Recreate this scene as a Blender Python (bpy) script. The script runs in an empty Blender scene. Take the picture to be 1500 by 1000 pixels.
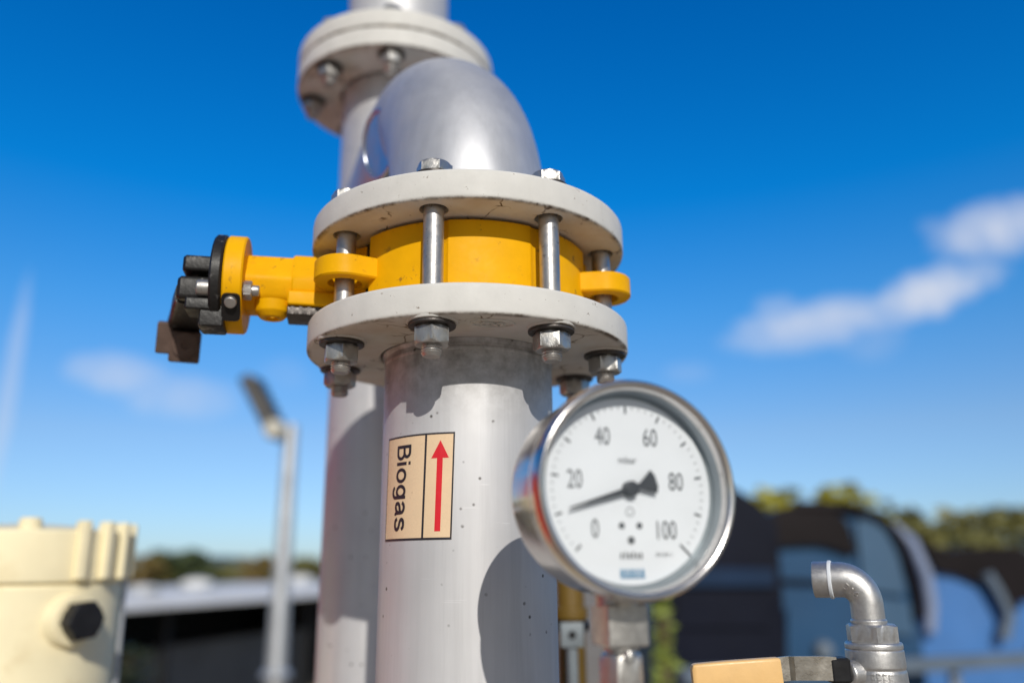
import bpy, bmesh, math, random
from mathutils import Vector, Matrix
random.seed(7)
PI = math.pi
D2R = math.radians
sc = bpy.context.scene
COL = sc.collection
Z0 = 2.4                     # height of the valve joint above the ground

# ------------------------------------------------------------------ camera (solved from the photograph)
CP = Vector((0.04133, -0.61892, -0.15601))
YAW, PIT, ROL, FPX = -0.01128, 0.27020, -0.01122, 1181.42
FW = Vector((math.sin(YAW)*math.cos(PIT), math.cos(YAW)*math.cos(PIT), math.sin(PIT)))
_r = Vector((math.cos(YAW), -math.sin(YAW), 0)); _u = _r.cross(FW)
RT = _r*math.cos(ROL) + _u*math.sin(ROL); UP = RT.cross(FW)
def ray(x, y): return FW + RT*((x-750)/FPX) + UP*((500-y)/FPX)
def at(x, y, d): return CP + ray(x, y)*d                       # point at forward distance d
def aty(x, y, Y):
    r = ray(x, y); return CP + r*((Y-CP.y)/r.y)                # point on the plane y = Y
def atz(x, y, Z):
    r = ray(x, y); return CP + r*((Z-CP.z)/r.z)

cd = bpy.data.cameras.new('camera'); cam = bpy.data.objects.new('camera', cd); COL.objects.link(cam)
m = Matrix((RT, UP, -FW)).transposed().to_4x4(); m.translation = CP + Vector((0, 0, Z0))
cam.matrix_world = m
cd.sensor_width = 36; cd.lens = FPX/1500*36; cd.clip_start = 0.02; cd.clip_end = 2000
cd.dof.use_dof = True; cd.dof.focus_distance = 0.541; cd.dof.aperture_fstop = 2.35
sc.camera = cam

# ------------------------------------------------------------------ materials
class N:
    def __init__(s, name):
        s.m = bpy.data.materials.new(name); s.m.use_nodes = True
        s.t = s.m.node_tree; s.b = s.t.nodes['Principled BSDF']; s.out = s.t.nodes['Material Output']
    def n(s, typ, **k):
        q = s.t.nodes.new(typ)
        for a, v in k.items():
            if a in q.inputs: q.inputs[a].default_value = v
            else: setattr(q, a, v)
        return q
    def l(s, a, b): s.t.links.new(a, b)
    def coord(s, scale=(1, 1, 1)):
        tc = s.n('ShaderNodeTexCoord'); mp = s.n('ShaderNodeMapping'); mp.inputs['Scale'].default_value = scale
        s.l(tc.outputs['Object'], mp.inputs['Vector']); return mp.outputs['Vector']
    def noise(s, scale, detail=4, vec=None, rough=.55):
        q = s.n('ShaderNodeTexNoise'); q.inputs['Scale'].default_value = scale; q.inputs['Detail'].default_value = detail
        q.inputs['Roughness'].default_value = rough
        s.l(vec if vec is not None else s.coord(), q.inputs['Vector']); return q.outputs['Fac']
    def ramp(s, fac, stops):
        q = s.n('ShaderNodeValToRGB'); e = q.color_ramp.elements
        while len(e) < len(stops): e.new(.5)
        for el, (p, c) in zip(e, stops):
            el.position = p; el.color = (c, c, c, 1) if not hasattr(c, '__len__') else (*c, 1)
        s.l(fac, q.inputs['Fac']); return q.outputs['Color']
    def mix(s, fac, a, b, mode='MIX'):
        q = s.n('ShaderNodeMix', data_type='RGBA', blend_type=mode)
        if hasattr(fac, 'type'): s.l(fac, q.inputs[0])
        else: q.inputs[0].default_value = fac
        for v, i in ((a, 6), (b, 7)):
            if hasattr(v, 'type'): s.l(v, q.inputs[i])
            else: q.inputs[i].default_value = (*v, 1)
        return q.outputs[2]
    def bump(s, h, strength=.2, dist=.001):
        q = s.n('ShaderNodeBump'); q.inputs['Strength'].default_value = strength; q.inputs['Distance'].default_value = dist
        s.l(h, q.inputs['Height']); s.l(q.outputs['Normal'], s.b.inputs['Normal'])

def mat(name, col, rough=.5, metal=0, var=.12, scale=40, bump=.15, bdist=.0005, dirt=None, dirt_amt=(.62, .72), dirt_scale=120, spec=.5, rvar=.08, stretch=(1, 1, 1)):
    k = N(name); v = k.coord(stretch)
    a = k.noise(scale, 5, v)
    c = k.ramp(a, [(.3, tuple(x*(1-var) for x in col)), (.7, tuple(min(1, x*(1+var)) for x in col))])
    if dirt is not None:
        f = k.noise(dirt_scale, 3, None, .6)
        f2 = k.noise(dirt_scale*.13, 3)
        ml = k.n('ShaderNodeMath', operation='MULTIPLY'); 
        fr = k.ramp(f, [(dirt_amt[0], 0.), (dirt_amt[1], 1.)]); fr2 = k.ramp(f2, [(.4, .1), (.6, 1.)])
        k.l(fr, ml.inputs[0]); k.l(fr2, ml.inputs[1])
        c = k.mix(ml.outputs[0], c, dirt)
    k.l(c, k.b.inputs['Base Color'])
    r = k.ramp(k.noise(scale*2.3, 3, v), [(.3, max(0, rough-rvar)), (.7, min(1, rough+rvar))])
    k.l(r, k.b.inputs['Roughness'])
    k.b.inputs['Metallic'].default_value = metal
    k.b.inputs['Specular IOR Level'].default_value = spec
    if bump: k.bump(k.noise(scale*6, 3, v), bump, bdist)
    return k.m

M = {}
def pipe_metal(name, col, rough, metal, speck=True, flange_shade=True):
    k = N(name)
    v = k.coord((60, 60, 3)); a = k.noise(1.5, 6, v, .6)
    c = k.ramp(a, [(.3, tuple(x*.90 for x in col)), (.7, tuple(min(1, x*1.05) for x in col))])
    bl = k.noise(14, 4); c = k.mix(k.ramp(bl, [(.35, 0.), (.75, .45)]), c, tuple(x*.78 for x in col))
    dr_ = k.ramp(k.noise(1.0, 5, k.coord((48, 48, 2.2)), .7), [(.52, 0.), (.72, .40)]); c = k.mix(dr_, c, tuple(x*.62 for x in col))       # drip and handling streaks
    sc_r = k.ramp(k.noise(1.0, 3, k.coord((22, 22, 260)), .6), [(.70, 0.), (.74, .30)]); c = k.mix(sc_r, c, tuple(min(1, x*1.25) for x in col))   # fine scratches
    if speck and flange_shade:
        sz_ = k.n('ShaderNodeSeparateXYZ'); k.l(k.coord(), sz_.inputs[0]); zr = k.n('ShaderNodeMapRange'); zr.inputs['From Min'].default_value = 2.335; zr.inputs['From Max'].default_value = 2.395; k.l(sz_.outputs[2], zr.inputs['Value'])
        gm = k.n('ShaderNodeMath', operation='MULTIPLY'); k.l(zr.outputs[0], gm.inputs[0]); k.l(k.ramp(k.noise(55, 6, None, .7), [(.38, .10), (.62, .85)]), gm.inputs[1]); c = k.mix(gm.outputs[0], c, (.22, .21, .20))      # shade below the flange painted into the colour, broken up by mottled dirt
    if speck:
        vo = k.n('ShaderNodeTexVoronoi'); vo.inputs['Scale'].default_value = 95; vo.inputs['Randomness'].default_value = 1
        k.l(k.coord(), vo.inputs['Vector'])
        d = k.ramp(vo.outputs['Distance'], [(.07, 1.), (.15, 0.)])
        g = k.ramp(k.noise(45, 2), [(.49, 0.), (.56, 1.)])
        ml = k.n('ShaderNodeMath', operation='MULTIPLY'); k.l(d, ml.inputs[0]); k.l(g, ml.inputs[1])
        c = k.mix(ml.outputs[0], c, (.10, .09, .08))
    k.l(c, k.b.inputs['Base Color'])
    k.b.inputs['Metallic'].default_value = metal
    k.l(k.ramp(k.noise(30, 4), [(.3, rough-.05), (.7, rough+.06)]), k.b.inputs['Roughness'])
    k.bump(k.noise(2.5, 5, k.coord((120, 120, 8))), .12, .0004)
    return k.m
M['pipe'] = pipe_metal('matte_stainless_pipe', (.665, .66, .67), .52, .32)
M['pipe_rear'] = pipe_metal('matte_stainless_rear_pipe', (.69, .68, .69), .48, .40, flange_shade=False)
M['elbow'] = pipe_metal('satin_stainless_elbow', (.62, .625, .65), .50, .60, speck=False)
def flangemat():
    m_ = mat('off_white_coated_flange', (.68, .665, .63), .55, 0, .05, 60, .25, .0004, dirt=(.16, .11, .07), dirt_amt=(.66, .74), dirt_scale=240, spec=.22)
    k = N.__new__(N); k.m = m_; k.t = m_.node_tree; k.b = k.t.nodes['Principled BSDF']
    base = k.b.inputs['Base Color'].links[0].from_socket
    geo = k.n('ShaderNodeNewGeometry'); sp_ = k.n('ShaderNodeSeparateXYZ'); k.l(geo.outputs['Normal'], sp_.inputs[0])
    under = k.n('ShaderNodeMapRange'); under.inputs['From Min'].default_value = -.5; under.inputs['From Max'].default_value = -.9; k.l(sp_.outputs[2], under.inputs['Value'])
    wv = k.coord(); wp = k.n('ShaderNodeVectorMath', operation='ADD'); nz = k.n('ShaderNodeTexNoise'); nz.inputs['Scale'].default_value = 70
    k.l(wv, nz.inputs['Vector']); sc1 = k.n('ShaderNodeVectorMath', operation='SCALE'); sc1.inputs['Scale'].default_value = .012; k.l(nz.outputs['Color'], sc1.inputs[0]); k.l(wv, wp.inputs[0]); k.l(sc1.outputs[0], wp.inputs[1])
    vo = k.n('ShaderNodeTexVoronoi', feature='DISTANCE_TO_EDGE'); vo.inputs['Scale'].default_value = 48; k.l(wp.outputs[0], vo.inputs['Vector'])
    crack = k.ramp(vo.outputs['Distance'], [(.015, 1.), (.035, 0.)]); msk = k.ramp(k.noise(22, 3), [(.54, 0.), (.60, 1.)])
    q = k.n('ShaderNodeMath', operation='MULTIPLY'); k.l(crack, q.inputs[0]); k.l(msk, q.inputs[1])
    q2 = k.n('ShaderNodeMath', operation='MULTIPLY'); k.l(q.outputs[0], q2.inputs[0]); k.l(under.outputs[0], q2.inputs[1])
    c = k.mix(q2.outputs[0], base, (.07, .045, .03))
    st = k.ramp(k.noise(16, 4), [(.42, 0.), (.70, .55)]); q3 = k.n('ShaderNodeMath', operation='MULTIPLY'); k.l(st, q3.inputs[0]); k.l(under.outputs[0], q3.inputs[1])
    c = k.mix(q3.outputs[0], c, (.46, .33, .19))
    sep2 = k.n('ShaderNodeSeparateXYZ'); k.l(k.coord(), sep2.inputs[0]); h2 = k.n('ShaderNodeMath', operation='POWER'); 
    cx2 = k.n('ShaderNodeCombineXYZ'); k.l(sep2.outputs[0], cx2.inputs[0]); k.l(sep2.outputs[1], cx2.inputs[1]); ln = k.n('ShaderNodeVectorMath', operation='LENGTH'); k.l(cx2.outputs[0], ln.inputs[0])
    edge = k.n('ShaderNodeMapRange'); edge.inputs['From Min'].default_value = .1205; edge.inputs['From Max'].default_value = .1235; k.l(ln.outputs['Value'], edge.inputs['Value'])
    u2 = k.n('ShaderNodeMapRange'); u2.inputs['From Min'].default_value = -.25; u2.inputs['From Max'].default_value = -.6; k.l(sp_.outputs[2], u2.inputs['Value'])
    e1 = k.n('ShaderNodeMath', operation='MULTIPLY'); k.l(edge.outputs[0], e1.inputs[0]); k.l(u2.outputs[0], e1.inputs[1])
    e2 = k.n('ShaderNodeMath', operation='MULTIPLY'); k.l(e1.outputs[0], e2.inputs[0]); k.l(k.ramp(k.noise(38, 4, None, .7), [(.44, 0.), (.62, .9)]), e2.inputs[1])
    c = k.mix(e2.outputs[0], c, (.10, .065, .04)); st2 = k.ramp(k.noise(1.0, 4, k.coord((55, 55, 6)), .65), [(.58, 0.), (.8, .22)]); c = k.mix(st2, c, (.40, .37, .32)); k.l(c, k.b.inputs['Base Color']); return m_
M['flange'] = flangemat()
M['yellow'] = mat('yellow_valve_paint', (.86, .43, .002), .5, 0, .07, 45, .35, .00035, spec=.12, dirt=(.20, .09, .025), dirt_amt=(.64, .71), dirt_scale=130)
M['black'] = mat('black_lever_paint', (.012, .011, .011), .46, 0, .4, 60, .4, .0006, spec=.35, dirt=(.30, .29, .28), dirt_amt=(.59, .70), dirt_scale=95)
M['black_plain'] = mat('black_plastic', (.013, .013, .015), .45, 0, .3, 60, spec=.3)
M['rubber'] = mat('black_rubber_seat', (.012, .012, .012), .6, 0, .3, 60)
M['steel'] = mat('bolt_steel', (.50, .48, .46), .40, .85, .15, 90, .3, .0003, dirt=(.12, .09, .06), dirt_amt=(.60, .74), dirt_scale=300)
M['nut'] = mat('galvanised_nut_steel', (.50, .485, .46), .40, .85, .12, 140, .5, .0003, dirt=(.22, .19, .16), dirt_amt=(.62, .74), dirt_scale=300)
M['washer'] = mat('dark_washer_steel', (.075, .065, .06), .42, .5, .3, 120, .3)
M['cast'] = mat('cast_stainless', (.56, .55, .54), .40, .85, .1, 300, .55, .0003)
M['strip'] = mat('brushed_lever_steel', (.50, .47, .42), .32, 1, .15, 80, .2)
M['grip'] = mat('yellow_grip_vinyl', (.84, .53, .22), .42, 0, .06, 60, .2)
M['boss'] = mat('polished_boss_face', (.50, .52, .58), .34, .95, .06, 30, 0)
M['case'] = mat('polished_stainless_case', (.60, .57, .55), .17, 1, .05, 40, 0, rvar=.03)
M['bezel'] = mat('polished_stainless_bezel', (.66, .63, .61), .22, 1, .04, 40, 0, rvar=.03)
M['dial'] = mat('white_dial', (.73, .765, .81), .5, 0, .02, 40, 0)
M['dialwall'] = mat('grey_dial_ring', (.30, .34, .37), .4, .4, .05, 40, 0)
M['ink'] = mat('black_dial_print', (.035, .04, .05), .5, 0, .1, 40, 0)
M['print'] = mat('grey_black_dial_print', (.075, .085, .10), .5, 0, .1, 40, 0)
M['inkblue'] = mat('blue_dial_print', (.09, .25, .42), .5, 0, .1, 40, 0)
M['sticker'] = mat('cream_sticker', (.84, .62, .40), .28, 0, .03, 60, .05, dirt=(.35, .22, .12), dirt_amt=(.72, .78), dirt_scale=200)
M['stickerink'] = mat('black_sticker_print', (.025, .022, .03), .42, 0, .1, 60, 0)
M['red'] = mat('red_sticker_print', (.72, .018, .03), .42, 0, .05, 60, 0)
M['cream'] = mat('cream_yellow_casting', (.94, .84, .56), .5, 0, .06, 14, .3, .001, dirt=(.62, .45, .20), dirt_amt=(.52, .75), dirt_scale=22, spec=.2)
M['galv'] = mat('galvanised_pole_steel', (.52, .54, .56), .5, .55, .1, 6, .1)
M['lampdark'] = mat('dark_grey_lamp_metal', (.07, .065, .06), .5, .3, .15, 15)
M['lamplens'] = mat('pale_lamp_bracket', (.60, .57, .48), .4, 0, .1, 15)
M['roofwhite'] = mat('pale_shed_roof', (.80, .78, .74), .55, 0, .08, 2, .1)
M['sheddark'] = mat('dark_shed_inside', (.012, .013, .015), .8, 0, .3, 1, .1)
M['concrete'] = mat('grey_concrete_wall', (.13, .14, .15), .8, 0, .15, 2, .2, .01)
M['navy'] = mat('black_navy_cladding', (.006, .008, .018), .45, 0, .2, 2, .05, spec=.12)
M['roofblack'] = mat('brown_black_roof_cover', (.012, .009, .010), .5, 0, .25, 3, .1, spec=.12)
M['steelblue'] = mat('steel_blue_panel', (.022, .075, .165), .42, 0, .12, 2, .05, spec=.25)
M['paneblue'] = mat('grey_blue_panel', (.055, .12, .21), .3, 0, .12, 2, .05)
M['brightblue'] = mat('bright_blue_panel', (.06, .19, .48), .4, 0, .12, 2, .05)
M['lavender'] = mat('pale_lavender_trim', (.25, .30, .43), .42, 0, .1, 2, .05)
M['palestrip'] = mat('pale_grey_blue_rail', (.13, .17, .22), .5, 0, .15, 2, .05)
M['redbox'] = mat('added_red_container_paint', (.72, .05, .02), .45, 0, .08, 2, .1)
M['ochre'] = mat('ochre_yellow_pipe_paint', (.13, .075, .006), .5, 0, .15, 12, .1)
M['greypaint'] = mat('grey_bracket_paint', (.20, .23, .25), .5, .2, .15, 30, .1)
M['bark'] = mat('brown_bark', (.10, .07, .045), .85, 0, .3, 4, .3, .02)
def leafmat(name, c1, c2):
    k = N(name); a = k.noise(1.1, 3); b = k.noise(9, 2)
    c = k.mix(a, c1, c2); c = k.mix(k.ramp(b, [(.35, 0.), (.7, .6)]), c, tuple(x*.55 for x in c1))
    k.l(c, k.b.inputs['Base Color']); k.b.inputs['Roughness'].default_value = .6
    k.b.inputs['Subsurface Weight'].default_value = 0
    return k.m
M['leaf_lime'] = leafmat('yellow_green_leaves', (.42, .40, .02), (.52, .45, .04))
M['leaf_olive'] = leafmat('olive_green_leaves', (.17, .18, .05), (.26, .22, .07))
M['leaf_dark'] = leafmat('dark_green_leaves', (.07, .11, .04), (.11, .13, .05))
M['leaf_brown'] = leafmat('autumn_brown_leaves', (.28, .18, .05), (.20, .17, .05))
M['leaf_grass'] = leafmat('bright_green_leaves', (.26, .36, .03), (.30, .34, .09))
def glassmat():
    k = N('gauge_glass'); k.t.nodes.remove(k.b)
    tr = k.n('ShaderNodeBsdfTransparent'); gl = k.n('ShaderNodeBsdfGlossy'); gl.inputs['Roughness'].default_value = .02
    fr = k.n('ShaderNodeFresnel'); fr.inputs['IOR'].default_value = 1.45
    mx = k.n('ShaderNodeMixShader'); k.l(fr.outputs[0], mx.inputs[0]); k.l(tr.outputs[0], mx.inputs[1]); k.l(gl.outputs[0], mx.inputs[2])
    k.l(mx.outputs[0], k.out.inputs['Surface']); return k.m
M['glass'] = glassmat()
def groundmat():
    k = N('pale_gravel_ground'); a = k.noise(.35, 6); b = k.noise(18, 4)
    c = k.ramp(a, [(.3, (.33, .26, .175)), (.7, (.44, .355, .245))])
    c = k.mix(k.ramp(b, [(.35, 0.), (.65, .5)]), c, (.16, .135, .11))
    k.l(c, k.b.inputs['Base Color']); k.b.inputs['Roughness'].default_value = .9
    k.bump(b, .6, .02); return k.m
M['ground'] = groundmat()
M['hill'] = leafmat('far_hill_green', (.07, .09, .04), (.10, .11, .05))

# ------------------------------------------------------------------ mesh helpers
def rnd(pts, r, n=4, closed=False):
    """round the corners of a 2D polyline"""
    out = []; L = len(pts)
    for i, p in enumerate(pts):
        if not closed and i in (0, L-1): out.append(tuple(p)); continue
        a = Vector(pts[i-1]); b = Vector(p); c = Vector(pts[(i+1) % L])
        d1 = (a-b); d2 = (c-b); rr = min(r, d1.length*.45, d2.length*.45)
        if rr < 1e-6: out.append(tuple(p)); continue
        s = b + d1.normalized()*rr; e = b + d2.normalized()*rr
        for j in range(n+1):
            t = j/n; q = s*(1-t)**2 + b*2*t*(1-t) + e*t*t; out.append((q.x, q.y))
    return out
def frame(d):
    d = Vector(d).normalized(); h = Vector((0, 0, 1)) if abs(d.z) < .95 else Vector((0, 1, 0))
    x = h.cross(d).normalized(); return x, d.cross(x), d
class MB:
    def __init__(s): s.b = bmesh.new()
    def face(s, vs):
        try: return s.b.faces.new(vs)
        except ValueError: return None
    def loft(s, rings, closed=True, cap0=False, cap1=False):
        R = [[s.b.verts.new(p) for p in r] for r in rings]; n = len(R[0])
        for a, c in zip(R, R[1:]):
            for i in range(n if closed else n-1):
                j = (i+1) % n; s.face((a[i], a[j], c[j], c[i]))
        if cap0: s.face(R[0][::-1])
        if cap1: s.face(R[-1])
        return s
    def lathe(s, prof, o=(0, 0, 0), d=(0, 0, 1), n=64, close=False):
        """prof = [(radius, height along d)]"""
        x, y, z = frame(d); o = Vector(o); rings = []
        for r, h in prof:
            r = max(r, 1e-5)
            rings.append([o + z*h + (x*math.cos(2*PI*i/n) + y*math.sin(2*PI*i/n))*r for i in range(n)])
        if close: rings.append(rings[0])
        return s.loft(rings)
    def tube(s, path, rad, n=20, cap=True):
        P = [Vector(p) for p in path]; rings = []; x = None
        for i, p in enumerate(P):
            t = (P[min(i+1, len(P)-1)] - P[max(i-1, 0)]).normalized()
            if x is None: x = frame(t)[0]
            x = (x - t*x.dot(t)).normalized(); y = t.cross(x)
            r = rad(i/(len(P)-1)) if callable(rad) else rad
            rings.append([p + (x*math.cos(2*PI*k/n) + y*math.sin(2*PI*k/n))*r for k in range(n)])
        return s.loft(rings, True, cap, cap)
    def prism(s, poly, h0, h1, o=(0, 0, 0), X=(1, 0, 0), Y=(0, 1, 0), Z=(0, 0, 1), bev=0):
        o, X, Y, Z = map(Vector, (o, X, Y, Z)); rings = []
        if bev:
            cx = sum(p[0] for p in poly)/len(poly); cy = sum(p[1] for p in poly)/len(poly)
            rad = max(math.hypot(p[0]-cx, p[1]-cy) for p in poly); k = 1-bev/rad
            sh = [(cx+(p[0]-cx)*k, cy+(p[1]-cy)*k) for p in poly]
            lv = [(sh, h0), (poly, h0+bev), (poly, h1-bev), (sh, h1)]
        else: lv = [(poly, h0), (poly, h1)]
        for pl, h in lv: rings.append([o + X*p[0] + Y*p[1] + Z*h for p in pl])
        return s.loft(rings, True, True, True)
    def box(s, c, half, X=(1, 0, 0), Y=(0, 1, 0), Z=(0, 0, 1), bev=0):
        a, b, h = half; r = min(bev*1.5, a*.4, b*.4)
        poly = rnd([(-a, -b), (a, -b), (a, b), (-a, b)], r, 3, True) if bev else [(-a, -b), (a, -b), (a, b), (-a, b)]
        return s.prism(poly, -h, h, c, X, Y, Z, bev)
    def hexa(s, af, h0, h1, o=(0, 0, 0), d=(0, 0, 1), rot=0, ch=.0012, inner=None):
        """hexagon nut with chamfered corners"""
        x, y, z = frame(d); o = Vector(o); R = af/math.sqrt(3); n = 48; rings = []
        sg = 1 if h1 > h0 else -1
        def ring(h, cut):
            out = []
            for i in range(n):
                a = 2*PI*i/n + rot; b = (2*PI*i/n) % (PI/3) - PI/6
                r = min((af/2)/math.cos(b), cut); out.append(o + z*h + (x*math.cos(a) + y*math.sin(a))*r)
            return out
        rings = [ring(h0, af*.49), ring(h0 + sg*ch*.15, af*.5), ring(h0+sg*ch, R), ring(h1-sg*ch, R), ring(h1 - sg*ch*.15, af*.5), ring(h1, af*.49)]
        return s.loft(rings, True, True, True)
    def add(s, verts, faces):
        V = [s.b.verts.new(v) for v in verts]
        for f in faces: s.face([V[i] for i in f])
        return s
    def mesh(s, name, m, L, ang=35, smooth=True):
        bmesh.ops.recalc_face_normals(s.b, faces=s.b.faces)
        me = bpy.data.meshes.new(name)
        if L is not None:
            for v in s.b.verts: v.co -= L
        s.b.to_mesh(me); s.b.free()
        if smooth:
            me.polygons.foreach_set('use_smooth', [True]*len(me.polygons)); me.set_sharp_from_angle(angle=D2R(ang))
        me.materials.append(m); return me
    def build(s, name, m, parent=None, base=None, ang=35, smooth=True):
        """world-coordinate verts -> ONE mesh object, under parent (at parent's base) or standing at base"""
        if parent is not None: L = Vector(parent['_b'])
        else: L = Vector(base)
        o = bpy.data.objects.new(name, s.mesh(name, m, L, ang, smooth)); COL.objects.link(o)
        if parent is not None:
            o.parent = parent; o['_b'] = list(L)
        else: o.location = L + Vector((0, 0, Z0)); o['_b'] = list(L)
        return o
def tag(o, label, cat, group=None, kind=None):
    if label: o['label'] = label
    if cat: o['category'] = cat
    if group: o['group'] = group
    if kind: o['kind'] = kind
    return o
def thing(name, label, cat, base, group=None):
    o = bpy.data.objects.new(name, None); COL.objects.link(o); o.empty_display_size = .02
    o['_b'] = list(base); o.location = Vector(base) + Vector((0, 0, Z0)); return tag(o, label, cat, group)
def copy_tree(o, parent=None):
    c = o.copy(); COL.objects.link(c)
    if parent: c.parent = parent
    for ch in list(o.children): copy_tree(ch, c)
    return c
def boolean_cut(o, cutter_mb):
    cm = cutter_mb.mesh('cut', M['rubber'], Vector(o['_b']), smooth=False)
    co = bpy.data.objects.new('cut', cm); COL.objects.link(co)
    co.matrix_world = Matrix.Translation(Vector(o['_b']) + Vector((0, 0, Z0)))
    md = o.modifiers.new('b', 'BOOLEAN'); md.object = co; md.operation = 'DIFFERENCE'; md.solver = 'EXACT'
    bpy.context.view_layer.update()
    dg = bpy.context.evaluated_depsgraph_get()
    me = bpy.data.meshes.new_from_object(o.evaluated_get(dg)); o.modifiers.clear()
    old = o.data; o.data = me; bpy.data.meshes.remove(old)
    bpy.data.objects.remove(co); bpy.data.meshes.remove(cm)
    while len(me.materials) > 1: me.materials.pop()
    me.polygons.foreach_set('material_index', [0]*len(me.polygons))
    me.polygons.foreach_set('use_smooth', [True]*len(me.polygons)); me.set_sharp_from_angle(angle=D2R(35))
def text2d(s, size, extrude=0, bold=0):
    cu = bpy.data.curves.new('t', 'FONT'); cu.body = s; cu.size = size; cu.align_x = 'CENTER'; cu.align_y = 'CENTER'; cu.extrude = extrude; cu.offset = bold
    cu.resolution_u = 4
    ob = bpy.data.objects.new('t', cu); COL.objects.link(ob); bpy.context.view_layer.update()
    me = bpy.data.meshes.new_from_object(ob.evaluated_get(bpy.context.evaluated_depsgraph_get()))
    V = [v.co.copy() for v in me.vertices]; F = [tuple(p.vertices) for p in me.polygons]
    bpy.data.objects.remove(ob); bpy.data.meshes.remove(me); bpy.data.curves.remove(cu)
    if V:                                                     # centre on the real outline
        cx = (min(v.x for v in V)+max(v.x for v in V))/2; cy = (min(v.y for v in V)+max(v.y for v in V))/2
        for v in V: v.x -= cx; v.y -= cy
    return V, F

# ------------------------------------------------------------------ sun and sky
SAZ, SEL = D2R(12), D2R(29.5)                                # azimuth measured from -Y towards +X
SD = Vector((math.sin(SAZ)*math.cos(SEL), -math.cos(SAZ)*math.cos(SEL), math.sin(SEL)))
ld = bpy.data.lights.new('sun', 'SUN'); ld.energy = 3.15; ld.angle = D2R(.53); ld.color = (1, .955, .87)
lo = bpy.data.objects.new('sun', ld); COL.objects.link(lo); lo.rotation_euler = SD.to_track_quat('Z', 'Y').to_euler()
lo.location = (3, -8, 9)
w = bpy.data.worlds.new('World'); sc.world = w; w.use_nodes = True
wt = w.node_tree; bg = wt.nodes['Background']; bg.inputs['Strength'].default_value = .105
def wn(t, **k):
    q = wt.nodes.new(t)
    for a, v in k.items(): setattr(q, a, v)
    return q
sky = wn('ShaderNodeTexSky', sky_type='NISHITA', sun_disc=False, sun_elevation=SEL, sun_rotation=math.atan2(SD.x, SD.y),
         altitude=200, air_density=1.0, dust_density=.35, ozone_density=2.2)
hs = wn('ShaderNodeHueSaturation'); hs.inputs['Saturation'].default_value = 1.0; hs.inputs['Value'].default_value = 1

tc = wn('ShaderNodeTexCoord'); sep = wn('ShaderNodeSeparateXYZ'); wt.links.new(tc.outputs['Generated'], sep.inputs[0])
# the deep polarised blue of this sky: the Nishita sky filtered by height above the horizon
fr_ = wn('ShaderNodeValToRGB'); els = fr_.color_ramp.elements
for el_, (pz, c_) in zip([els[0], els[1]] + [els.new(.5) for _ in range(5)], ((0, (.34, .46, .69)), (.05, (.35, .46, .70)), (.15, (.40, .52, .67)), (.29, (.19, .575, .86)), (.42, (.01, .55, .98)), (.62, (0, .47, .97)), (1, (.06, .45, .92)))):
    el_.position = pz; el_.color = (*c_, 1)
wt.links.new(sep.outputs[2], fr_.inputs[0])
tint = wn('ShaderNodeMix', data_type='RGBA', blend_type='MULTIPLY'); tint.inputs[0].default_value = 1
half = wn('ShaderNodeMapRange'); half.inputs['From Min'].default_value = -.35; half.inputs['From Max'].default_value = .35; wt.links.new(sep.outputs[1], half.inputs['Value'])
sidem = wn('ShaderNodeMix', data_type='RGBA'); sidem.inputs[6].default_value = (.36, .345, .345, 1)        # paler sky round the sun, behind the camera
wt.links.new(half.outputs[0], sidem.inputs[0]); wt.links.new(fr_.outputs[0], sidem.inputs[7])
wt.links.new(sky.outputs[0], tint.inputs[6]); wt.links.new(sidem.outputs[2], tint.inputs[7])
sc_ = wn('ShaderNodeVectorMath', operation='SCALE'); sc_.inputs['Scale'].default_value = 1.6; wt.links.new(tint.outputs[2], sc_.inputs[0]); wt.links.new(sc_.outputs[0], hs.inputs['Color'])
def wm(op, a, b=None, clamp=False):
    q = wn('ShaderNodeMath', operation=op, use_clamp=clamp)
    for i, v in enumerate((a, b)):
        if v is None: continue
        if hasattr(v, 'type'): wt.links.new(v, q.inputs[i])
        else: q.inputs[i].default_value = v
    return q.outputs[0]
ysafe = wm('MAXIMUM', sep.outputs[1], .05)
sx = wm('DIVIDE', sep.outputs[0], ysafe); sz = wm('DIVIDE', sep.outputs[2], ysafe)   # position on the northern sky
cmb = wn('ShaderNodeCombineXYZ'); wt.links.new(sx, cmb.inputs[0]); wt.links.new(sz, cmb.inputs[2])
def wnoise(scale, detail, rough=.6):
    q = wn('ShaderNodeTexNoise'); q.inputs['Scale'].default_value = scale; q.inputs['Detail'].default_value = detail; q.inputs['Roughness'].default_value = rough
    wt.links.new(cmb.outputs[0], q.inputs['Vector']); return q.outputs['Fac']
n1 = wnoise(9, 5); n2 = wnoise(30, 6, .7); n3 = wnoise(16, 8, .75)
nn = wm('ADD', wm('MULTIPLY', wm('SUBTRACT', n1, .5), 2.6), wm('MULTIPLY', wm('SUBTRACT', n2, .5), 2.6))
def skyxy(px, py):
    r = ray(px, py); return r.x/r.y, r.z/r.y
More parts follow.
